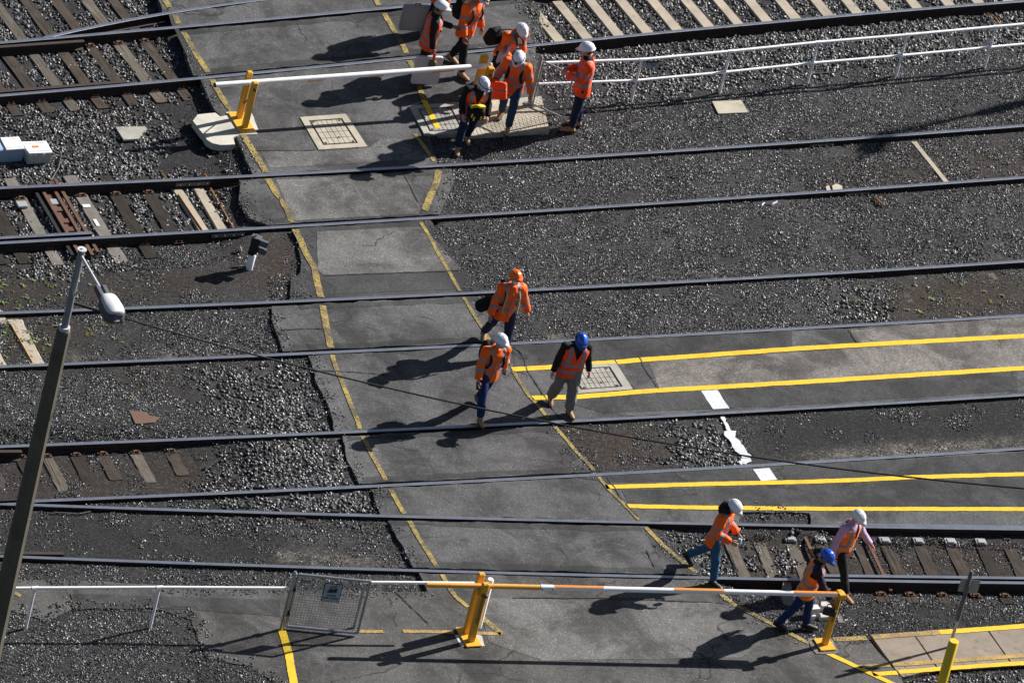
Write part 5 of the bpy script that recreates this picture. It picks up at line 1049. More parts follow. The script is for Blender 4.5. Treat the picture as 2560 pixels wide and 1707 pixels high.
def remesh(name, mb, voxel, smooth=4, fac=0.5, wr=0.0, wsc=9.0, seed=0, mask=None):
    me = bpy.data.meshes.new(name); me.from_pydata(mb.v, [], mb.f); bm = bmesh.new(); bm.from_mesh(me); bmesh.ops.remove_doubles(bm, verts=bm.verts, dist=1e-6); bm.to_mesh(me); bm.free(); me.update()
    o = bpy.data.objects.new('tmp_shape', me); COL.objects.link(o)
    m = o.modifiers.new('r', 'REMESH'); m.mode = 'VOXEL'; m.voxel_size = voxel; m.use_smooth_shade = True
    if smooth: s = o.modifiers.new('s', 'SMOOTH'); s.iterations = smooth; s.factor = fac
    dg = bpy.context.evaluated_depsgraph_get(); r = bpy.data.meshes.new_from_object(o.evaluated_get(dg)); bpy.data.objects.remove(o); bpy.data.meshes.remove(me); r.name = name
    if wr:
        n = len(r.vertices); co = np.empty(n * 3, np.float32); r.vertices.foreach_get('co', co); co = co.reshape(-1, 3); no = np.empty(n * 3, np.float32); r.vertex_normals.foreach_get('vector', no); no = no.reshape(-1, 3)
        for i in range(n):
            p = Vector(co[i]) ; w = noise.noise(Vector((p.x * wsc + seed, p.y * wsc, p.z * wsc * 0.7))); w2 = noise.noise(Vector((p.x * wsc * 2.3, p.y * wsc * 2.3 + seed, p.z * wsc * 1.6))); co[i] += no[i] * wr * (1 - abs(w) * 2.2 + w2 * 0.5)
        r.vertices.foreach_set('co', co.ravel())
    r.polygons.foreach_set('use_smooth', [True] * len(r.polygons)); r.update(); return r
def blob(mb, c, r, R=None, n=10, m=7):
    vs = [Vector((0, 0, -1))]; fs = []; R = R or Matrix.Identity(3)
    for i in range(1, m):
        a = math.pi * i / m
        for k in range(n): b = 2 * math.pi * k / n; vs.append(Vector((math.sin(a) * math.cos(b), math.sin(a) * math.sin(b), -math.cos(a))))
    vs.append(Vector((0, 0, 1)))
    for k in range(n): fs.append((0, 1 + (k + 1) % n, 1 + k)); fs.append((len(vs) - 1, 1 + (m - 2) * n + k, 1 + (m - 2) * n + (k + 1) % n))
    for i in range(m - 2):
        for k in range(n): j = (k + 1) % n; fs.append((1 + i * n + k, 1 + i * n + j, 1 + (i + 1) * n + j, 1 + (i + 1) * n + k))
    mb.add([R @ Vector((v.x * r[0], v.y * r[1], v.z * r[2])) + Vector(c) for v in vs], fs); return mb
def rx(a): return Matrix.Rotation(a, 3, 'X')
def ry(a): return Matrix.Rotation(a, 3, 'Y')
def rz_(a): return Matrix.Rotation(a, 3, 'Z')
NP = [0]
def person(label, px, heading, h=1.72, lean=6, twist=0, legs=((20, 5, 0), (-18, 12, -20)), arms=((10, 12, 20), (-10, 12, 20)), arm_in=(0, 0), head=(15, 0), top='jacket', jacket='hi_vis_orange', shirt='cloth_black', trousers='cloth_navy',
           helmet='helmet_white', boots='boot_tan', skin='skin_fair', mask=None, hair=None, lamp_=False, z0=0.0, wide=1.06, sleeves=None, tabard=False, back_text=False, splay=5, anchor='feet', side_lean=0, gloves=False, wristband=False):
    k = h / 1.76; NP[0] += 1; sd = NP[0] * 7.3
    t = empty('person', (0, 0, 0), rad(heading) - math.pi / 2, label, 'person')
    Rt = rz_(rad(twist)) @ rx(rad(-lean)) @ ry(rad(side_lean))
    pel = Vector((0, 0, 0)); J = {}
    low = 9; feet = []
    for s, (hf, kf, fp) in zip((-1, 1), legs):
        hip = Vector((s * 0.088 * k, 0, 0)); d1 = rx(rad(hf)) @ ry(rad(-s * splay * 0.6)) @ Vector((0, 0, -1)); kn = hip + d1 * 0.435 * k; d2 = rx(rad(hf - kf)) @ ry(rad(-s * splay * 0.2)) @ Vector((0, 0, -1)); an = kn + d2 * 0.425 * k
        Rf = rz_(rad(-s * splay * 1.5)) @ rx(rad(fp)); heel = an + Rf @ Vector((0, -0.07 * k, -0.085 * k)); toe = an + Rf @ Vector((0, 0.20 * k, -0.085 * k)); low = min(low, heel.z, toe.z); feet.append((hip, kn, an, Rf, heel, toe))
    P = Vector((0, 0, -low + z0)); mid = (feet[0][2] + feet[1][2]) / 2
    g = G(px[0], px[1], z0) if anchor == 'feet' else G(px[0], px[1], z0)
    off = rz_(rad(heading) - math.pi / 2) @ Vector((mid.x, mid.y, 0)); t.location = (g[0] - off.x, g[1] - off.y, 0)
    L = lambda v: Vector(v) + P
    fe = [[L(x) if isinstance(x, Vector) else x for x in f] for f in feet]
    C = lambda x, y, z: P + Rt @ Vector((x * k * wide, y * k, z * k))          # torso space
    neck = P + Rt @ Vector((0, 0.0, 0.50 * k)); Rh = Rt @ rx(rad(lean * 0.6)) @ rz_(rad(head[1])) @ rx(rad(-head[0])); hc = neck + Rt @ Vector((0, 0.015 * k, 0.07 * k)) + Rh @ Vector((0, 0.02 * k, 0.10 * k))
    A = []
    for s, (sf, ab, el), ai in zip((-1, 1), arms, arm_in):
        sh = C(s * 0.175, -0.005, 0.445); Ra = Rt @ rx(rad(sf)) @ ry(rad(-s * ab)); e = sh + Ra @ Vector((0, 0, -0.285 * k)); Rfo = Ra @ rz_(rad(s * ai)) @ rx(rad(el)); w = e + Rfo @ Vector((0, 0, -0.25 * k)); A.append((sh, e, w, Rfo))
    out = {'root': t, 'hand': [a[2] + a[3] @ Vector((0, 0, -0.07 * k)) for a in A], 'C': C, 'Rt': Rt, 'P': P, 'Rh': Rh, 'hc': hc, 'k': k, 'heading': heading, 'hips': [f[0] for f in fe]}
    # body: one skin surface with hands and face
    mb = MB(); mb.tube([C(0, 0, -0.05), C(0, 0, 0.15), C(0, 0.0, 0.36), C(0, -0.01, 0.47)], [0.125 * k, 0.11 * k, 0.14 * k, 0.07 * k], 12, ref=Rt @ Vector((1, 0, 0)), r2=[0.09 * k, 0.085 * k, 0.09 * k, 0.06 * k])
    mb.tube([neck - Rt @ Vector((0, 0, 0.06 * k)), neck + Rt @ Vector((0, 0.01, 0.04 * k)), hc - Rh @ Vector((0, 0.02, 0.04)) * k], [0.065 * k, 0.054 * k, 0.05 * k], 12)
    for f in fe:
        mb.tube([f[0], f[1], f[2]], [0.075 * k, 0.052 * k, 0.038 * k], 10)
    for a in A: mb.tube([a[0], a[1], a[2]], [0.045 * k, 0.037 * k, 0.028 * k], 10); blob(mb, a[0], (0.05 * k,) * 3)
    for f in fe: blob(mb, f[0], (0.085 * k,) * 3)
    blob(mb, hc, (0.074 * k, 0.092 * k, 0.112 * k), Rh, 14, 9); blob(mb, hc + Rh @ Vector((0, 0.035, -0.065)) * k, (0.048 * k, 0.052 * k, 0.05 * k), Rh)
    blob(mb, hc + Rh @ Vector((0, 0.095, -0.012)) * k, (0.014 * k, 0.022 * k, 0.026 * k), Rh); blob(mb, hc + Rh @ Vector((0, 0.078, 0.022)) * k, (0.05 * k, 0.018 * k, 0.014 * k), Rh)
    for s in (-1, 1): blob(mb, hc + Rh @ Vector((s * 0.074, 0.0, -0.005)) * k, (0.012 * k, 0.022 * k, 0.034 * k), Rh)
    body = remesh('body', mb, 0.0135 * k, 3); bm = bmesh.new(); bm.from_mesh(body); extra = MB()
    hands = MB()
    for si, a in enumerate(A):
        s = -1 if si == 0 else 1; R = a[3]; w = a[2]; q = lambda x, y, z: w + R @ (Vector((x, y, z)) * k)
        hands.tube([q(0, 0, 0.02), q(0, 0, -0.01), q(0, 0.003, -0.05), q(0, 0.006, -0.088)], [0.028 * k, 0.030 * k, 0.040 * k, 0.038 * k], 10, ref=R @ Vector((0, 1, 0)), r2=[0.022 * k, 0.018 * k, 0.017 * k, 0.014 * k])
        for i, (fy, fl) in enumerate(((0.030, 0.068), (0.010, 0.078), (-0.010, 0.072), (-0.029, 0.056))):
            c0 = q(0, fy, -0.078); c1 = q(-s * 0.006, fy * 1.05, -0.085 - fl * 0.42); c2 = q(-s * 0.026, fy * 1.05, -0.085 - fl * 0.72); c3 = q(-s * 0.046, fy * 1.0, -0.085 - fl * 0.80)
            hands.tube([c0, c1, c2, c3], [0.0095 * k, 0.0090 * k, 0.0085 * k, 0.006 * k], 6)
        hands.tube([q(0, 0.026, -0.025), q(-s * 0.014, 0.050, -0.052), q(-s * 0.026, 0.058, -0.078), q(-s * 0.034, 0.054, -0.096)], [0.014 * k, 0.012 * k, 0.0105 * k, 0.007 * k], 6)
    hm = bpy.data.meshes.new('h'); hm.from_pydata(hands.v, [], hands.f); 
    for p_ in hm.polygons: p_.use_smooth = True
    n0 = len(bm.faces); bm.from_mesh(hm); bm.to_mesh(body); bm.free(); bpy.data.meshes.remove(hm)
    body.materials.clear(); body.materials.append(M[skin]); o = link('body', body, t)
    if gloves: pass
    # eyes, mouth
    mb = MB(); [blob(mb, hc + Rh @ Vector((s * 0.031, 0.083, 0.006)) * k, (0.011 * k, 0.008 * k, 0.007 * k), Rh, 8, 5) for s in (-1, 1)]; mb.build('eyes', M['eye_dark'], t, True)
    if not mask: mb = MB(); blob(mb, hc + Rh @ Vector((0, 0.088, -0.052)) * k, (0.024 * k, 0.007 * k, 0.006 * k), Rh, 8, 5); mb.build('mouth', M['lip_red'], t, True)
    def attr_stripes(me, arms_on=True, shoulder=True, zs=(0.04, 0.19), arms_at=(0.17, 0.37), hw=0.026):
        n = len(me.vertices); co = np.empty(n * 3, np.float32); me.vertices.foreach_get('co', co); co = co.reshape(-1, 3); q = (co - np.array(P)) @ np.array(Rt) / k
        sd_ = np.full(n, 9.0)
        for z in zs: sd_ = np.minimum(sd_, np.abs(q[:, 2] - z) - hw)
        if shoulder: sd_ = np.minimum(sd_, np.maximum(np.abs(np.abs(q[:, 0]) / wide - 0.105) - hw * 0.95, (zs[-1] - q[:, 2])))
        if arms_on:
            da = np.full(n, 9.0); ta = np.zeros(n)
            for a in A:
                base = 0.0
                for p0, p1 in ((a[0], a[1]), (a[1], a[2])):
                    p0 = np.array(p0); p1 = np.array(p1); d = p1 - p0; Ls = np.linalg.norm(d); u_ = np.clip(((co - p0) @ d) / Ls ** 2, 0, 1); dist = np.linalg.norm(co - p0 - u_[:, None] * d, axis=1); m = dist < da; da[m] = dist[m]; ta[m] = base + u_[m] * Ls; base += Ls
            ax = np.abs(q[:, 0]) / wide; torso_d = np.maximum(ax - 0.185, 0) ; isarm = (da < 0.085 * k) & ((torso_d > 0) | (ta > 0.10)) & ~((ax < 0.15) & (np.abs(q[:, 1]) < 0.13) & (q[:, 2] > -0.1) & (da > 0.06 * k))
            s2 = np.full(n, 9.0)
            for v in arms_at: s2 = np.minimum(s2, np.abs(ta - v * k) - hw * k)
            sd_[isarm] = s2[isarm]
        at = me.attributes.new('stripe', 'FLOAT', 'POINT'); at.data.foreach_set('value', np.clip(sd_, -0.06, 0.06).astype(np.float32))
    def upper(torso_r, sl_r, hem, collar=True, arms_=True, sleeve_to=1.0):
        mb = MB(); e = torso_r; ref = Rt @ Vector((1, 0, 0))
        zz = [hem, hem + 0.10, 0.10, 0.22, 0.33, 0.41, 0.455, 0.49]; wx = [0.168, 0.166, 0.158, 0.165, 0.182, 0.178, 0.125, 0.075]; wy = [0.128, 0.122, 0.112, 0.118, 0.122, 0.108, 0.085, 0.068]
        mb.tube([C(0, 0.004 if z > 0.2 else 0.0, z) for z in zz], [(v + e) * k * wide for v in wx], 20, ref=ref, r2=[(v + e) * k for v in wy])
        if arms_:
            for a in A:
                blob(mb, a[0] + (a[1] - a[0]) * 0.05, ((0.078 + sl_r) * k,) * 3); w = a[1] + (a[2] - a[1]) * sleeve_to
                mb.tube([C(0, 0, 0.42).lerp(a[0], 0.6), a[0], a[0].lerp(a[1], 0.5), a[1], a[1].lerp(w, 0.5), w], [(v + sl_r) * k for v in (0.075, 0.072, 0.062, 0.056, 0.052, 0.047)], 12)
        if collar: mb.tube([neck - Rt @ Vector((0, 0, 0.05 * k)), neck + Rt @ Vector((0, 0.005, 0.035 * k))], [(0.085 + e) * k, (0.068 + e) * k], 14)
        return mb
    if top == 'jacket':
        me = remesh('jacket', upper(0.020, 0.017, -0.20), 0.0165 * k, 3, wr=0.007, wsc=8, seed=sd); attr_stripes(me, True, False if tabard else True); me.materials.clear(); me.materials.append(M[jacket]); link('jacket', me, t)
        mb = MB(); pts = [C(0, 0.128 + 0.022, z) for z in (-0.16, 0.1, 0.2, 0.33)] + [C(0, 0.13, 0.42)]; mb.tube(pts, 0.008 * k, 5); mb.build('zip', M[jacket + '_seam'] if jacket + '_seam' in M else M[jacket], t, True)
    else:
        me = remesh('shirt', upper(0.0, 0.007, -0.06), 0.0165 * k, 3, wr=0.006, wsc=8, seed=sd); me.materials.clear(); me.materials.append(M[sleeves or shirt]); link('shirt', me, t)
        me = remesh('vest', upper(0.036, 0.0, -0.19, collar=False, arms_=False), 0.0165 * k, 3, wr=0.006, wsc=7, seed=sd)
        bm = bmesh.new(); bm.from_mesh(me); Ri = Rt.transposed(); kill = []
        for f in bm.faces:
            q = Ri @ (f.calc_center_median() - P) / k; x = abs(q.x) / wide
            if q.z > 0.48 or (q.y > 0 and q.z > 0.24 and x < (q.z - 0.24) * 0.33) or (x > 0.186 and q.z > 0.30) or q.z < -0.186: kill.append(f)
        bmesh.ops.delete(bm, geom=kill, context='FACES'); bm.to_mesh(me); bm.free(); attr_stripes(me, False, True, zs=(-0.05, 0.095)); me.materials.clear(); me.materials.append(M[jacket]); link('vest', me, t)
    # trousers
    mb = MB(); tr = 0.0; mb.tube([C(0, 0, -0.10), C(0, 0, 0.0), C(0, 0, 0.06)], [0.155 * k, 0.152 * k, 0.142 * k], 16, ref=(1, 0, 0), r2=[0.118 * k, 0.12 * k, 0.11 * k])
    bag_ = 0.028 if trousers == 'cloth_grey' else 0.007
    for f in fe:
        blob(mb, f[0] - Vector((0, 0, 0.02)), (0.098 * k,) * 3); an = f[2] + (f[1] - f[2]) * 0.06
        mb.tube([f[0], f[0].lerp(f[1], 0.5), f[1], f[1].lerp(an, 0.5), an], [(v + bag_) * k for v in (0.095, 0.084, 0.068, 0.062, 0.058)], 14); blob(mb, f[1], ((0.068 + bag_) * k,) * 3)
    me = remesh('trousers', mb, 0.016 * k, 3, wr=0.006 + bag_ * 0.3, wsc=9, seed=sd + 3); me.materials.clear(); me.materials.append(M[trousers]); link('trousers', me, t)
    for f in fe:
        an, R = f[2], f[3]; q = lambda x, y, z: an + R @ (Vector((x, y, z)) * k)
        mb = MB(); mb.tube([an + (f[1] - an).normalized() * 0.10 * k, q(0, -0.01, 0.0), q(0, -0.015, -0.045)], [0.052 * k, 0.054 * k, 0.05 * k], 12)
        mb.tube([q(0, -0.078, -0.05), q(0, -0.05, -0.045), q(0, 0.03, -0.035), q(0, 0.10, -0.045), q(0, 0.17, -0.055), q(0, 0.208, -0.062)], [0.026 * k, 0.042 * k, 0.046 * k, 0.048 * k, 0.042 * k, 0.022 * k], 12, ref=(1, 0, 0), r2=[0.022 * k, 0.036 * k, 0.045 * k, 0.036 * k, 0.028 * k, 0.016 * k])
        me = remesh('boot', mb, 0.012 * k, 3); me.materials.clear(); me.materials.append(M[boots]); bo = link('boot', me, t)
        mb = MB(); ou = [(-0.03, -0.075), (-0.044, 0.0), (-0.040, 0.05), (-0.051, 0.12), (-0.042, 0.18), (-0.018, 0.213), (0.018, 0.213), (0.042, 0.18), (0.051, 0.12), (0.040, 0.05), (0.044, 0.0), (0.03, -0.075)]; n = len(ou)
        mb.add([q(x, y, -0.088) for x, y in ou] + [q(x * 0.97, y * 0.98, -0.058) for x, y in ou], [tuple(range(n)), tuple(range(2 * n - 1, n - 1, -1))] + [(i, n + i, n + (i + 1) % n, (i + 1) % n) for i in range(n)]); mb.build('sole', M['sole_dark' if boots == 'boot_tan' else 'boot_black'], bo)
    # helmet
    if helmet:
        Hc = hc + Rh @ Vector((0, -0.004, 0.030)) * k; Rq = Rh @ rx(rad(4)); n = 28; mb = MB(); vs = []; fs = []; a0, b0, hh = 0.108, 0.135, 0.118
        rings = [(1.0, 0.0), (0.985, 0.22), (0.93, 0.45), (0.82, 0.66), (0.64, 0.83), (0.40, 0.95), (0.16, 1.0)]
        for rr_, zz in rings:
            for i in range(n):
                an = 2 * math.pi * i / n; x, y = math.cos(an), math.sin(an); rd = 1 + (0.035 if abs(x) < 0.16 and zz > 0.2 else 0); zb = 1 + (0.07 if abs(x * rr_) < 0.14 and zz > 0.5 else 0); vs.append(Hc + Rq @ Vector((x * a0 * rr_, y * b0 * rr_ * rd, hh * zz * zb)) * k)
        for i in range(len(rings) - 1):
            for j in range(n): jj = (j + 1) % n; fs.append((i * n + j, i * n + jj, (i + 1) * n + jj, (i + 1) * n + j))
        fs.append(tuple((len(rings) - 1) * n + j for j in range(n)))
        b1 = len(vs)                                       # brim, deeper at the front
        for i in range(n):
            an = 2 * math.pi * i / n; x, y = math.cos(an), math.sin(an); ex = 0.016 + (0.052 * max(0, y) ** 3); vs.append(Hc + Rq @ Vector((x * (a0 + min(ex, 0.02)), y * (b0 + ex), -0.006 - 0.022 * max(0, y) ** 3)) * k)
        for j in range(n): jj = (j + 1) % n; fs.append((b1 + j, b1 + jj, jj, j))
        b2 = len(vs)
        for i in range(n): an = 2 * math.pi * i / n; x, y = math.cos(an), math.sin(an); vs.append(Hc + Rq @ Vector((x * (a0 - 0.004), y * (b0 - 0.004), -0.014)) * k)
        for j in range(n): jj = (j + 1) % n; fs.append((b2 + j, b2 + jj, b1 + jj, b1 + j))
        mb.add(vs, fs); ho = mb.build('hard_hat', M[helmet], t, True)
        if lamp_:
            mb = MB(); ring = [Hc + Rq @ Vector((math.cos(2 * math.pi * i / 24) * a0 * 1.005, math.sin(2 * math.pi * i / 24) * b0 * 1.02, 0.034)) * k for i in range(25)]; mb.tube(ring, 0.009 * k, 5, ref=Rq @ Vector((0, 0, 1))); mb.build('strap', M['camera_black'], ho)
            mb = MB(); c_ = Hc + Rq @ Vector((0, b0 + 0.018, 0.038)) * k; mb.box(c_, (0.06 * k, 0.04 * k, 0.038 * k), rot=Rq, bev=0.006); mb.build('head_torch', M['camera_black'], ho)
    if mask: mb = MB(); blob(mb, hc + Rh @ Vector((0, 0.058, -0.052)) * k, (0.056 * k, 0.050 * k, 0.050 * k), Rh @ rx(rad(-12)), 14, 8); mb.build('face_mask', M[mask], t, True)
    if hair:
        mb = MB(); blob(mb, hc + Rh @ Vector((0, -0.03, 0.0)) * k, (0.080 * k, 0.078 * k, 0.095 * k), Rh, 14, 8)
        if hair == 'long':
            for s, x in ((-1, 0.07), (1, 0.06), (0, 0.0)): mb.tube([hc + Rh @ Vector((s * x, 0.0 if s else -0.07, 0.0)) * k, hc + Rh @ Vector((s * x * 1.15, 0.05 if s else -0.09, -0.12)) * k, hc + Vector((0, 0.06, -0.27)) * k + Rh @ Vector((s * x, 0, 0)) * k, hc + Vector((0, 0.05, -0.38)) * k + Rh @ Vector((s * x, 0, 0)) * k], [0.035, 0.04, 0.034, 0.012], 8)
        me = remesh('hair', mb, 0.014, 2, wr=0.004, wsc=22); me.materials.clear(); me.materials.append(M['hair_brown' if hair == 'long' else 'hair_dark']); link('hair', me, t)
    if hair == 'hood': pass
    return out
def world(p, v): return Vector(p['root'].location) + rz_(rad(p['heading']) - math.pi / 2) @ Vector(v)
def wrot(p, R=None): return rz_(rad(p['heading']) - math.pi / 2) @ (R or Matrix.Identity(3))
def place(o, p, loc, R=None):
    o.location = world(p, loc); o.rotation_euler = wrot(p, R).to_euler(); return o
def soft_box(name, size, mat, voxel=0.02, bulge=0.25, smooth=6, wr=0.006, seed=0):
    mb = MB(); mb.box((0, 0, 0), size, bev=min(size) * 0.3); blob(mb, (0, 0, 0), tuple(s * (0.5 + bulge * 0.12) for s in size), None, 14, 9); me = remesh(name, mb, voxel, smooth, wr=wr, wsc=10, seed=seed); me.materials.clear(); me.materials.append(M[mat]); return me
def backpack(p, label, size=(0.30, 0.17, 0.44), straps=True, dy=0.0, dz=0.0, dx=0, tilt=0):
    t = bpy.data.objects.new('backpack', None); COL.objects.link(t); tag(t, label, 'backpack'); k = p['k']; Rt = p['Rt']
    place(t, p, p['C'](dx, -0.125 - size[1] / 2 / k + dy, 0.24 + dz), Rt @ ry(rad(tilt)))
    link('bag', soft_box('bag', size, 'bag_black', seed=NP[0]), t); mb = MB(); mb.box((0, -size[1] / 2 - 0.02, -size[2] * 0.16), (size[0] * 0.7, 0.07, size[2] * 0.42), bev=0.02); mb.build('front_pocket', M['bag_black'], t)
    if straps:
        for s in (-1, 1):
            pts = [Vector((s * 0.10, size[1] / 2, 0.19)), Vector((s * 0.115, size[1] / 2 + 0.10, 0.245)), Vector((s * 0.118, size[1] / 2 + 0.22, 0.18)), Vector((s * 0.125, size[1] / 2 + 0.285, 0.05)), Vector((s * 0.145, size[1] / 2 + 0.25, -0.09)), Vector((s * 0.16, size[1] / 2 + 0.10, -0.17))]
            mb = MB(); mb.tube([q * k for q in pts], 0.028, 8, ref=(1, 0, 0), r2=[0.012] * 6); mb.build('strap', M['bag_black'], t, True)
    mb = MB(); mb.tube([(-0.05, 0.05, size[2] / 2), (0, 0.05, size[2] / 2 + 0.04), (0.05, 0.05, size[2] / 2)], 0.010, 6); mb.build('grab_handle', M['bag_black'], t, True); return t
def pxT(t_, x, y): return T(t_, (x, y))[0]

# 1 cut by the top edge, carrying a board
p = person('person in orange and dark trousers cut off by the top edge, carrying a grey board', pxT('A2', 1120, 222), 15, 1.72, 4, legs=((5, 2, 0), (-5, 4, -4)), arms=((-8, 8, 6), (10, 8, 10)), trousers='cloth_black')
def board(px, ang, w, h_, label, z=0.05, mat='board_grey'):
    g = G(*px); t = empty('folded_board', (g[0], g[1], z), rad(ang), label, 'board'); mb = MB(); n = 8; r = 0.04; th = 0.05; ou = []
    for cx, cz, a0 in ((w / 2 - r, h_ - r, 0), (-w / 2 + r, h_ - r, 90), (-w / 2 + r, r, 180), (w / 2 - r, r, 270)):
        for i in range(4): a = rad(a0 + 30 * i); ou.append((cx + math.cos(a) * r, cz + math.sin(a) * r))
    m = len(ou); mb.add([(x, -th / 2, z_) for x, z_ in ou] + [(x, th / 2, z_) for x, z_ in ou], [tuple(range(m)), tuple(range(2 * m - 1, m - 1, -1))] + [(i, m + i, m + (i + 1) % m, (i + 1) % m) for i in range(m)]); mb.build('panel', M[mat], t)
    mb = MB(); mb.tube([(-0.06, 0, h_ - 0.01), (-0.055, 0, h_ + 0.03), (0.055, 0, h_ + 0.03), (0.06, 0, h_ - 0.01)], 0.011, 6); mb.build('handle', M['camera_black'], t, True)
    mb = MB(); mb.box((0, -th / 2 - 0.004, h_ * 0.5), (w * 0.86, 0.006, h_ * 0.84), bev=0.002); mb.build('inset_face', M[mat], t); return t
board(pxT('A2', 1012, 222), 22, 0.52, 0.53, 'dark grey folded board hanging in shadow near the top edge', 0.08)
# 2
p = person('person in orange vest and black sleeves holding a pale board behind the boom', pxT('A2', 1058, 520), 8, 1.70, 3, 0, legs=((4, 2, 0), (-4, 4, 0)), arms=((30, 10, 50), (4, 6, 12)), top='vest', jacket='hi_vis_red', wide=1.1, trousers='cloth_black', helmet='helmet_white', boots='boot_tan', skin='skin_tan', head=(8, -5), hair='short', mask='mask_white')
board(pxT('A2', 1092, 562), 22, 0.50, 0.58, 'pale grey folded board carried upright against the upper white boom', 0.05, 'board_pale')
bt_ = bpy.data.objects.new('tool_pouch', None); COL.objects.link(bt_); tag(bt_, 'small dark pouch with red tag hanging over the pale board', 'pouch'); g = GT('A2', 1165, 420, 0.0); gq = G(*pxT('A2', 1112, 585)); bt_.location = (gq[0], gq[1], 0.52)
link('pouch', soft_box('pouch', (0.13, 0.09, 0.20), 'khaki', 0.014), bt_); mb = MB(); mb.box((0.0, 0, 0.17), (0.05, 0.03, 0.16), bev=0.008); mb.build('red_tag', M['red_plastic'], bt_)
# 3
p = person('person in orange jacket striding in tan boots behind the boom, black pack on the back', pxT('A2', 1300, 455), -32, 1.80, 4, 0, legs=((-10, 14, -14), (16, 6, 4)), arms=((6, 10, 14), (8, 8, 22)), trousers='cloth_black', helmet='helmet_white', lamp_=True, head=(26, 5), skin='skin_tan')
backpack(p, 'black backpack with loose straps on the person striding in tan boots')
# 4
p = person('long haired person bending forward in orange jacket with white papers under one arm', pxT('A2', 1560, 570), -50, 1.66, 22, 0, legs=((16, 10, 0), (-12, 14, -10)), arms=((-2, 22, 62), (18, 6, 70)), arm_in=(20, 15), trousers='cloth_black', helmet='helmet_white', hair='long', head=(28, 0))
o = bpy.data.objects.new('papers', None); COL.objects.link(o); tag(o, 'white sheets of paper held under the arm of the long haired person', 'papers')
place(o, p, p['C'](0.20, 0.17, 0.14), p['Rt'] @ rx(rad(-12)) @ rz_(rad(50)))
for i in range(3):
    mb = MB(); n = 5; vs = []; fs = []
    for a_ in range(n + 1):
        for b_ in range(n + 1): x = -0.13 + 0.26 * a_ / n; z = -0.18 + 0.36 * b_ / n; vs.append((x + i * 0.01, 0.004 * i + 0.03 * math.sin(z * 6 + i * 0.4) + 0.02 * x, z - i * 0.008))
    for a_ in range(n):
        for b_ in range(n): q = a_ * (n + 1) + b_; fs.append((q, q + n + 1, q + n + 2, q + 1))
    mb.add(vs, fs); mb.build('sheet', M['paper_white'], o, True)
o = bpy.data.objects.new('shoulder_bag', None); COL.objects.link(o); tag(o, 'bulky black bag slung behind the long haired person with papers', 'bag'); place(o, p, p['C'](0.20, -0.24, 0.10), p['Rt']); link('bag', soft_box('bag', (0.30, 0.22, 0.40), 'bag_black', seed=5), o)
mb = MB(); mb.tube([(0, 0, 0.18), (-0.10, 0.12, 0.36), (-0.22, 0.20, 0.36), (-0.30, 0.30, 0.16)], 0.025, 8, ref=(1, 0, 0), r2=[0.01] * 4); mb.build('strap', M['bag_black'], o, True)
# 5
p = person('man in orange jacket and jeans walking over the ribbed ramp with an orange bag', pxT('A2', 1618, 815), -97, 1.72, 9, 0, legs=((12, 4, 4), (-12, 14, -18)), arms=((4, 18, 12), (14, 20, 50)), arm_in=(0, 10), trousers='denim_dark', helmet='helmet_white', lamp_=True, head=(32, 0), skin='skin_tan', z0=0.03)
p5 = p; backpack(p, 'dark backpack of the man with the orange bag', (0.27, 0.14, 0.40))
o = bpy.data.objects.new('document_bag', None); COL.objects.link(o); tag(o, 'bright red orange document bag with a grey band, held at hip height', 'bag'); place(o, p, Vector(p['hand'][1]) + Vector((-0.08, 0.16, 0.06)), rz_(rad(0)) @ ry(rad(12)))
mb = MB(); mb.box((0, 0, 0), (0.42, 0.09, 0.34), bev=0.02); me = remesh('bag', mb, 0.014, 3, wr=0.004); me.materials.clear(); me.materials.append(M['bag_orange']); link('bag', me, o); mb = MB(); mb.box((0, 0, 0.03), (0.428, 0.102, 0.035), bev=0.003); mb.build('grey_band', M['cloth_grey'], o)
mb = MB(); mb.tube([(-0.08, 0, 0.16), (-0.06, 0, 0.23), (0.06, 0, 0.23), (0.08, 0, 0.16)], 0.01, 6); mb.build('handle', M['bag_black'], o, True)
# 6
p = person('person in orange vest over black, looking down at a yellow and black tool bag', (1153, 366), -72, 1.68, 12, 0, legs=((-12, 14, -16), (8, 4, 0)), arms=((14, 14, 52), (14, 14, 52)), arm_in=(18, 18), top='vest', jacket='hi_vis_red', trousers='cloth_navy', wide=1.1, head=(26, 28), lamp_=True, mask='mask_blue', hair='short', z0=-0.03)
o = bpy.data.objects.new('tool_bag', None); COL.objects.link(o); tag(o, 'black tool bag topped with yellow straps hugged to the chest', 'bag'); place(o, p, p['C'](0.0, 0.27, 0.12), rx(rad(-10))); link('bag', soft_box('bag', (0.30, 0.20, 0.30), 'bag_black', seed=9), o)
mb = MB(); [mb.tube([(-0.12, -0.04 + 0.03 * i, 0.13 + 0.02 * i), (-0.03, 0.02 * i, 0.19), (0.05, 0.03, 0.17 + 0.01 * i), (0.13, 0.02 * i - 0.03, 0.14)], 0.024, 6) for i in range(4)]; mb.build('yellow_strap', M['gear_yellow'], o, True)
mb = MB(); [mb.box((x, 0.105, z), (0.03, 0.02, 0.09), bev=0.004) for x, z in ((0.09, 0.02), (0.04, -0.05), (-0.08, -0.02))]; mb.build('yellow_trim', M['gear_yellow'], o)
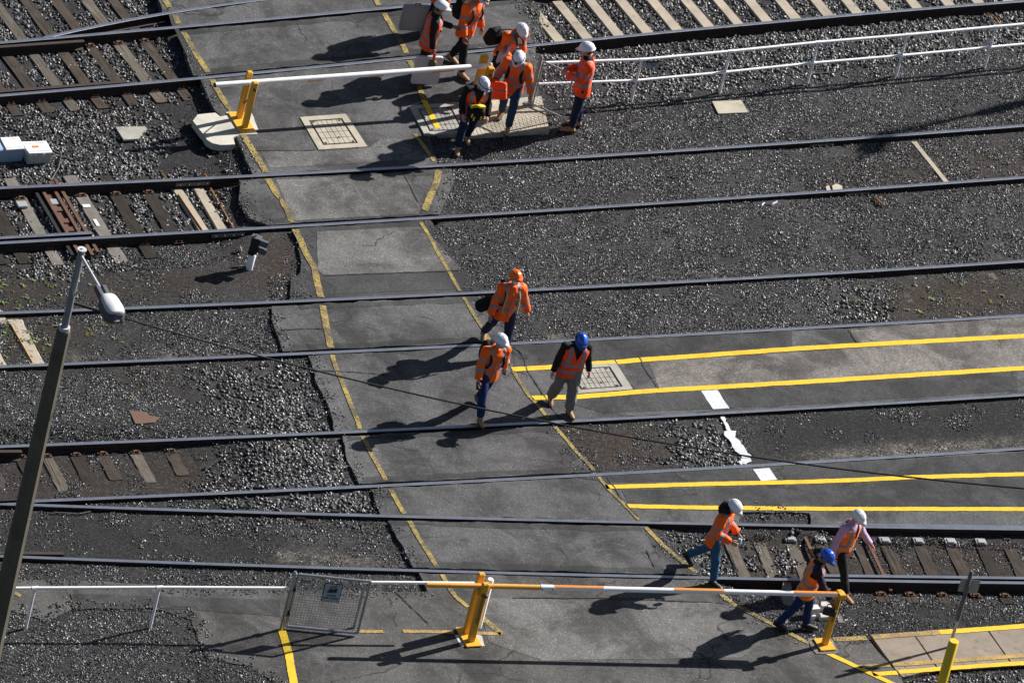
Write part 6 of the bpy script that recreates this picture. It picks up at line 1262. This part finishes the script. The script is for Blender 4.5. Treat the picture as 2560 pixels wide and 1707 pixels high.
# 7
p = person('man standing alone in gravel by the white fence, orange jacket, dark trousers', pxT('A3', 402, 842), 190, 1.82, 2, 0, legs=((3, 2, 0), (-4, 4, 0)), arms=((18, 6, 78), (14, 6, 84)), arm_in=(30, 30), jacket='hi_vis_red', trousers='cloth_navy', head=(16, -10), mask='mask_blue', hair='short', z0=-0.03, splay=4, wide=1.05)
p7 = p; mb = MB(); blob(mb, (0, 0, 0), (0.115, 0.10, 0.045), None, 14, 8); me = remesh('snood', mb, 0.015, 2, wr=0.008, wsc=14); me.materials.clear(); me.materials.append(M['cloth_black']); q = link('snood', me, p['root']); q.location = p['C'](0, 0.01, 0.52)
# 8
p = person('person in orange helmet, white mask and orange jacket, dark bag at the hip', pxT('A6', 1548, 812), -66, 1.76, 5, 0, legs=((14, 6, 0), (-20, 14, -22)), arms=((-4, 24, 16), (4, 12, 14)), trousers='cloth_navy', helmet='helmet_orange', mask='mask_white', hair='short', head=(-10, 4), wide=1.0)
p8 = p; backpack(p, 'dark hood and pack behind the orange helmeted walker', (0.26, 0.14, 0.42))
o = bpy.data.objects.new('shoulder_bag', None); COL.objects.link(o); tag(o, 'black bag swinging at the hip of the orange helmeted walker', 'bag'); place(o, p, Vector(p['hips'][1]) + Vector((0.27, -0.10, 0.0)), ry(rad(-55))); link('bag', soft_box('bag', (0.20, 0.18, 0.34), 'bag_black', seed=11), o)
mb = MB(); mb.tube([(0, 0, 0.15), (-0.12, 0.02, 0.30), (-0.2, 0.05, 0.5)], 0.02, 6); mb.build('strap', M['bag_black'], o, True)
for s in (-1, 1):
    mb = MB(); mb.tube([p['C'](s * 0.10, 0.07, 0.47), p['C'](s * 0.115, 0.16, 0.36), p['C'](s * 0.125, 0.17, 0.20), p['C'](s * 0.13, 0.175, 0.02)], 0.022, 8, ref=(1, 0, 0), r2=[0.01] * 4); q = mb.build('scarf_end', M['glove_tan'], p['root'], True)
# 9
p = person('man in white helmet and blue mask striding in blue trousers, one boot on a rail', pxT('A6', 1450, 1240), -58, 1.74, 8, 0, legs=((-16, 10, -20), (22, 4, 4)), arms=((-14, 16, 10), (14, 12, 22)), trousers='cloth_blue', mask='mask_blue', hair='short', head=(2, 14))
p9 = p; backpack(p, 'black backpack on the striding man in the blue mask', (0.28, 0.17, 0.42))
for i, nm in enumerate(('phone', 'radio')):
    mb = MB(); mb.box((0, 0, 0), (0.03, 0.07, 0.12) if i == 0 else (0.045, 0.05, 0.13), bev=0.006); o = mb.build(nm, M['camera_black'], None); place(o, p, Vector(p['hand'][i]) + Vector((0, 0.02, -0.03)), rx(rad(20))); tag(o, ('black phone in the trailing hand' if i == 0 else 'small black radio in the forward hand') + ' of the blue masked strider', nm)
# 10
p = person('man in blue helmet, orange vest and baggy grey trousers, hands low, looking down', pxT('A7', 305, 1205), -66, 1.70, 6, 0, legs=((12, 4, 2), (-6, 20, -22)), arms=((2, 14, 10), (4, 14, 14)), top='vest', jacket='hi_vis_red', trousers='cloth_grey', helmet='helmet_blue', lamp_=True, hair='short', head=(34, 0), wide=1.2)
# 11
p = person('person in orange jacket and blue jeans stepping over the rail, white helmet over black hood', pxT('B3', 1222, 858), -18, 1.72, 8, 0, legs=((-18, 26, -38), (16, 8, 0)), arms=((8, 10, 68), (12, 10, 72)), arm_in=(18, 18), jacket='hi_vis_orange', wide=1.1, trousers='denim', boots='boot_black', head=(26, -6), skin='skin_fair')
p11 = p; mb = MB(); blob(mb, (0, 0, 0), (0.13, 0.12, 0.13), None, 14, 8); me = remesh('hood', mb, 0.016, 2, wr=0.012, wsc=12); me.materials.clear(); me.materials.append(M['cloth_black']); q = link('hood', me, p['root']); q.location = p['C'](0, -0.05, 0.53)
mb = MB(); mb.box((0, 0, 0), (0.05, 0.07, 0.10), bev=0.01); o = mb.build('drink_can', M['mask_blue'], None); place(o, p, (Vector(p['hand'][0]) + Vector(p['hand'][1])) / 2 + Vector((0, 0.05, 0.0))); tag(o, 'small pale blue bottle held in both hands of the person in jeans', 'bottle')
# 12
p = person('man with pink shirt sleeves under an orange vest, white helmet, long stride', pxT('B4', 545, 905), -34, 1.72, 5, 0, legs=((-34, 26, -34), (28, 4, 2)), arms=((22, 26, 18), (-4, 10, 10)), top='vest', jacket='hi_vis_amber', sleeves='cloth_pink', trousers='cloth_black', head=(22, 0), mask='mask_white', z0=-0.02)
# 13
p = person('man in blue helmet, amber vest and plum sleeves reaching down beside the yellow post', pxT('B4', 308, 1208), 0, 1.74, 8, 0, legs=((12, 6, 2), (-16, 12, -16)), arms=((-14, 12, 14), (44, 12, 6)), top='vest', jacket='hi_vis_amber', sleeves='cloth_plum', trousers='cloth_blue', boots='boot_black', helmet='helmet_blue', head=(26, -25), skin='skin_tan', hair='short', wide=1.15, z0=-0.01)
mb = MB()
for i in range(4): c_ = p['C'](-0.02 + 0.0 * i, -0.158, 0.34 - i * 0.035); mb.box(c_, (0.055, 0.012, 0.022), rot=p['Rt'])
mb.build('back_print', M['sign_text'], p['root'])
o = bpy.data.objects.new('tool_case', None); COL.objects.link(o); tag(o, 'dark tool case hanging from the hand of the blue helmeted man by the post', 'case'); place(o, p, Vector(p['hand'][1]) + Vector((0.0, 0.0, -0.22))); mb = MB(); mb.box((0, 0, 0.04), (0.10, 0.22, 0.14), bev=0.02); mb.build('case_body', M['camera_black'], o)
mb = MB(); mb.tube([(0, -0.06, 0.12), (0, -0.05, 0.18), (0, 0.05, 0.18), (0, 0.06, 0.12)], 0.011, 6); mb.build('handle', M['camera_black'], o, True)
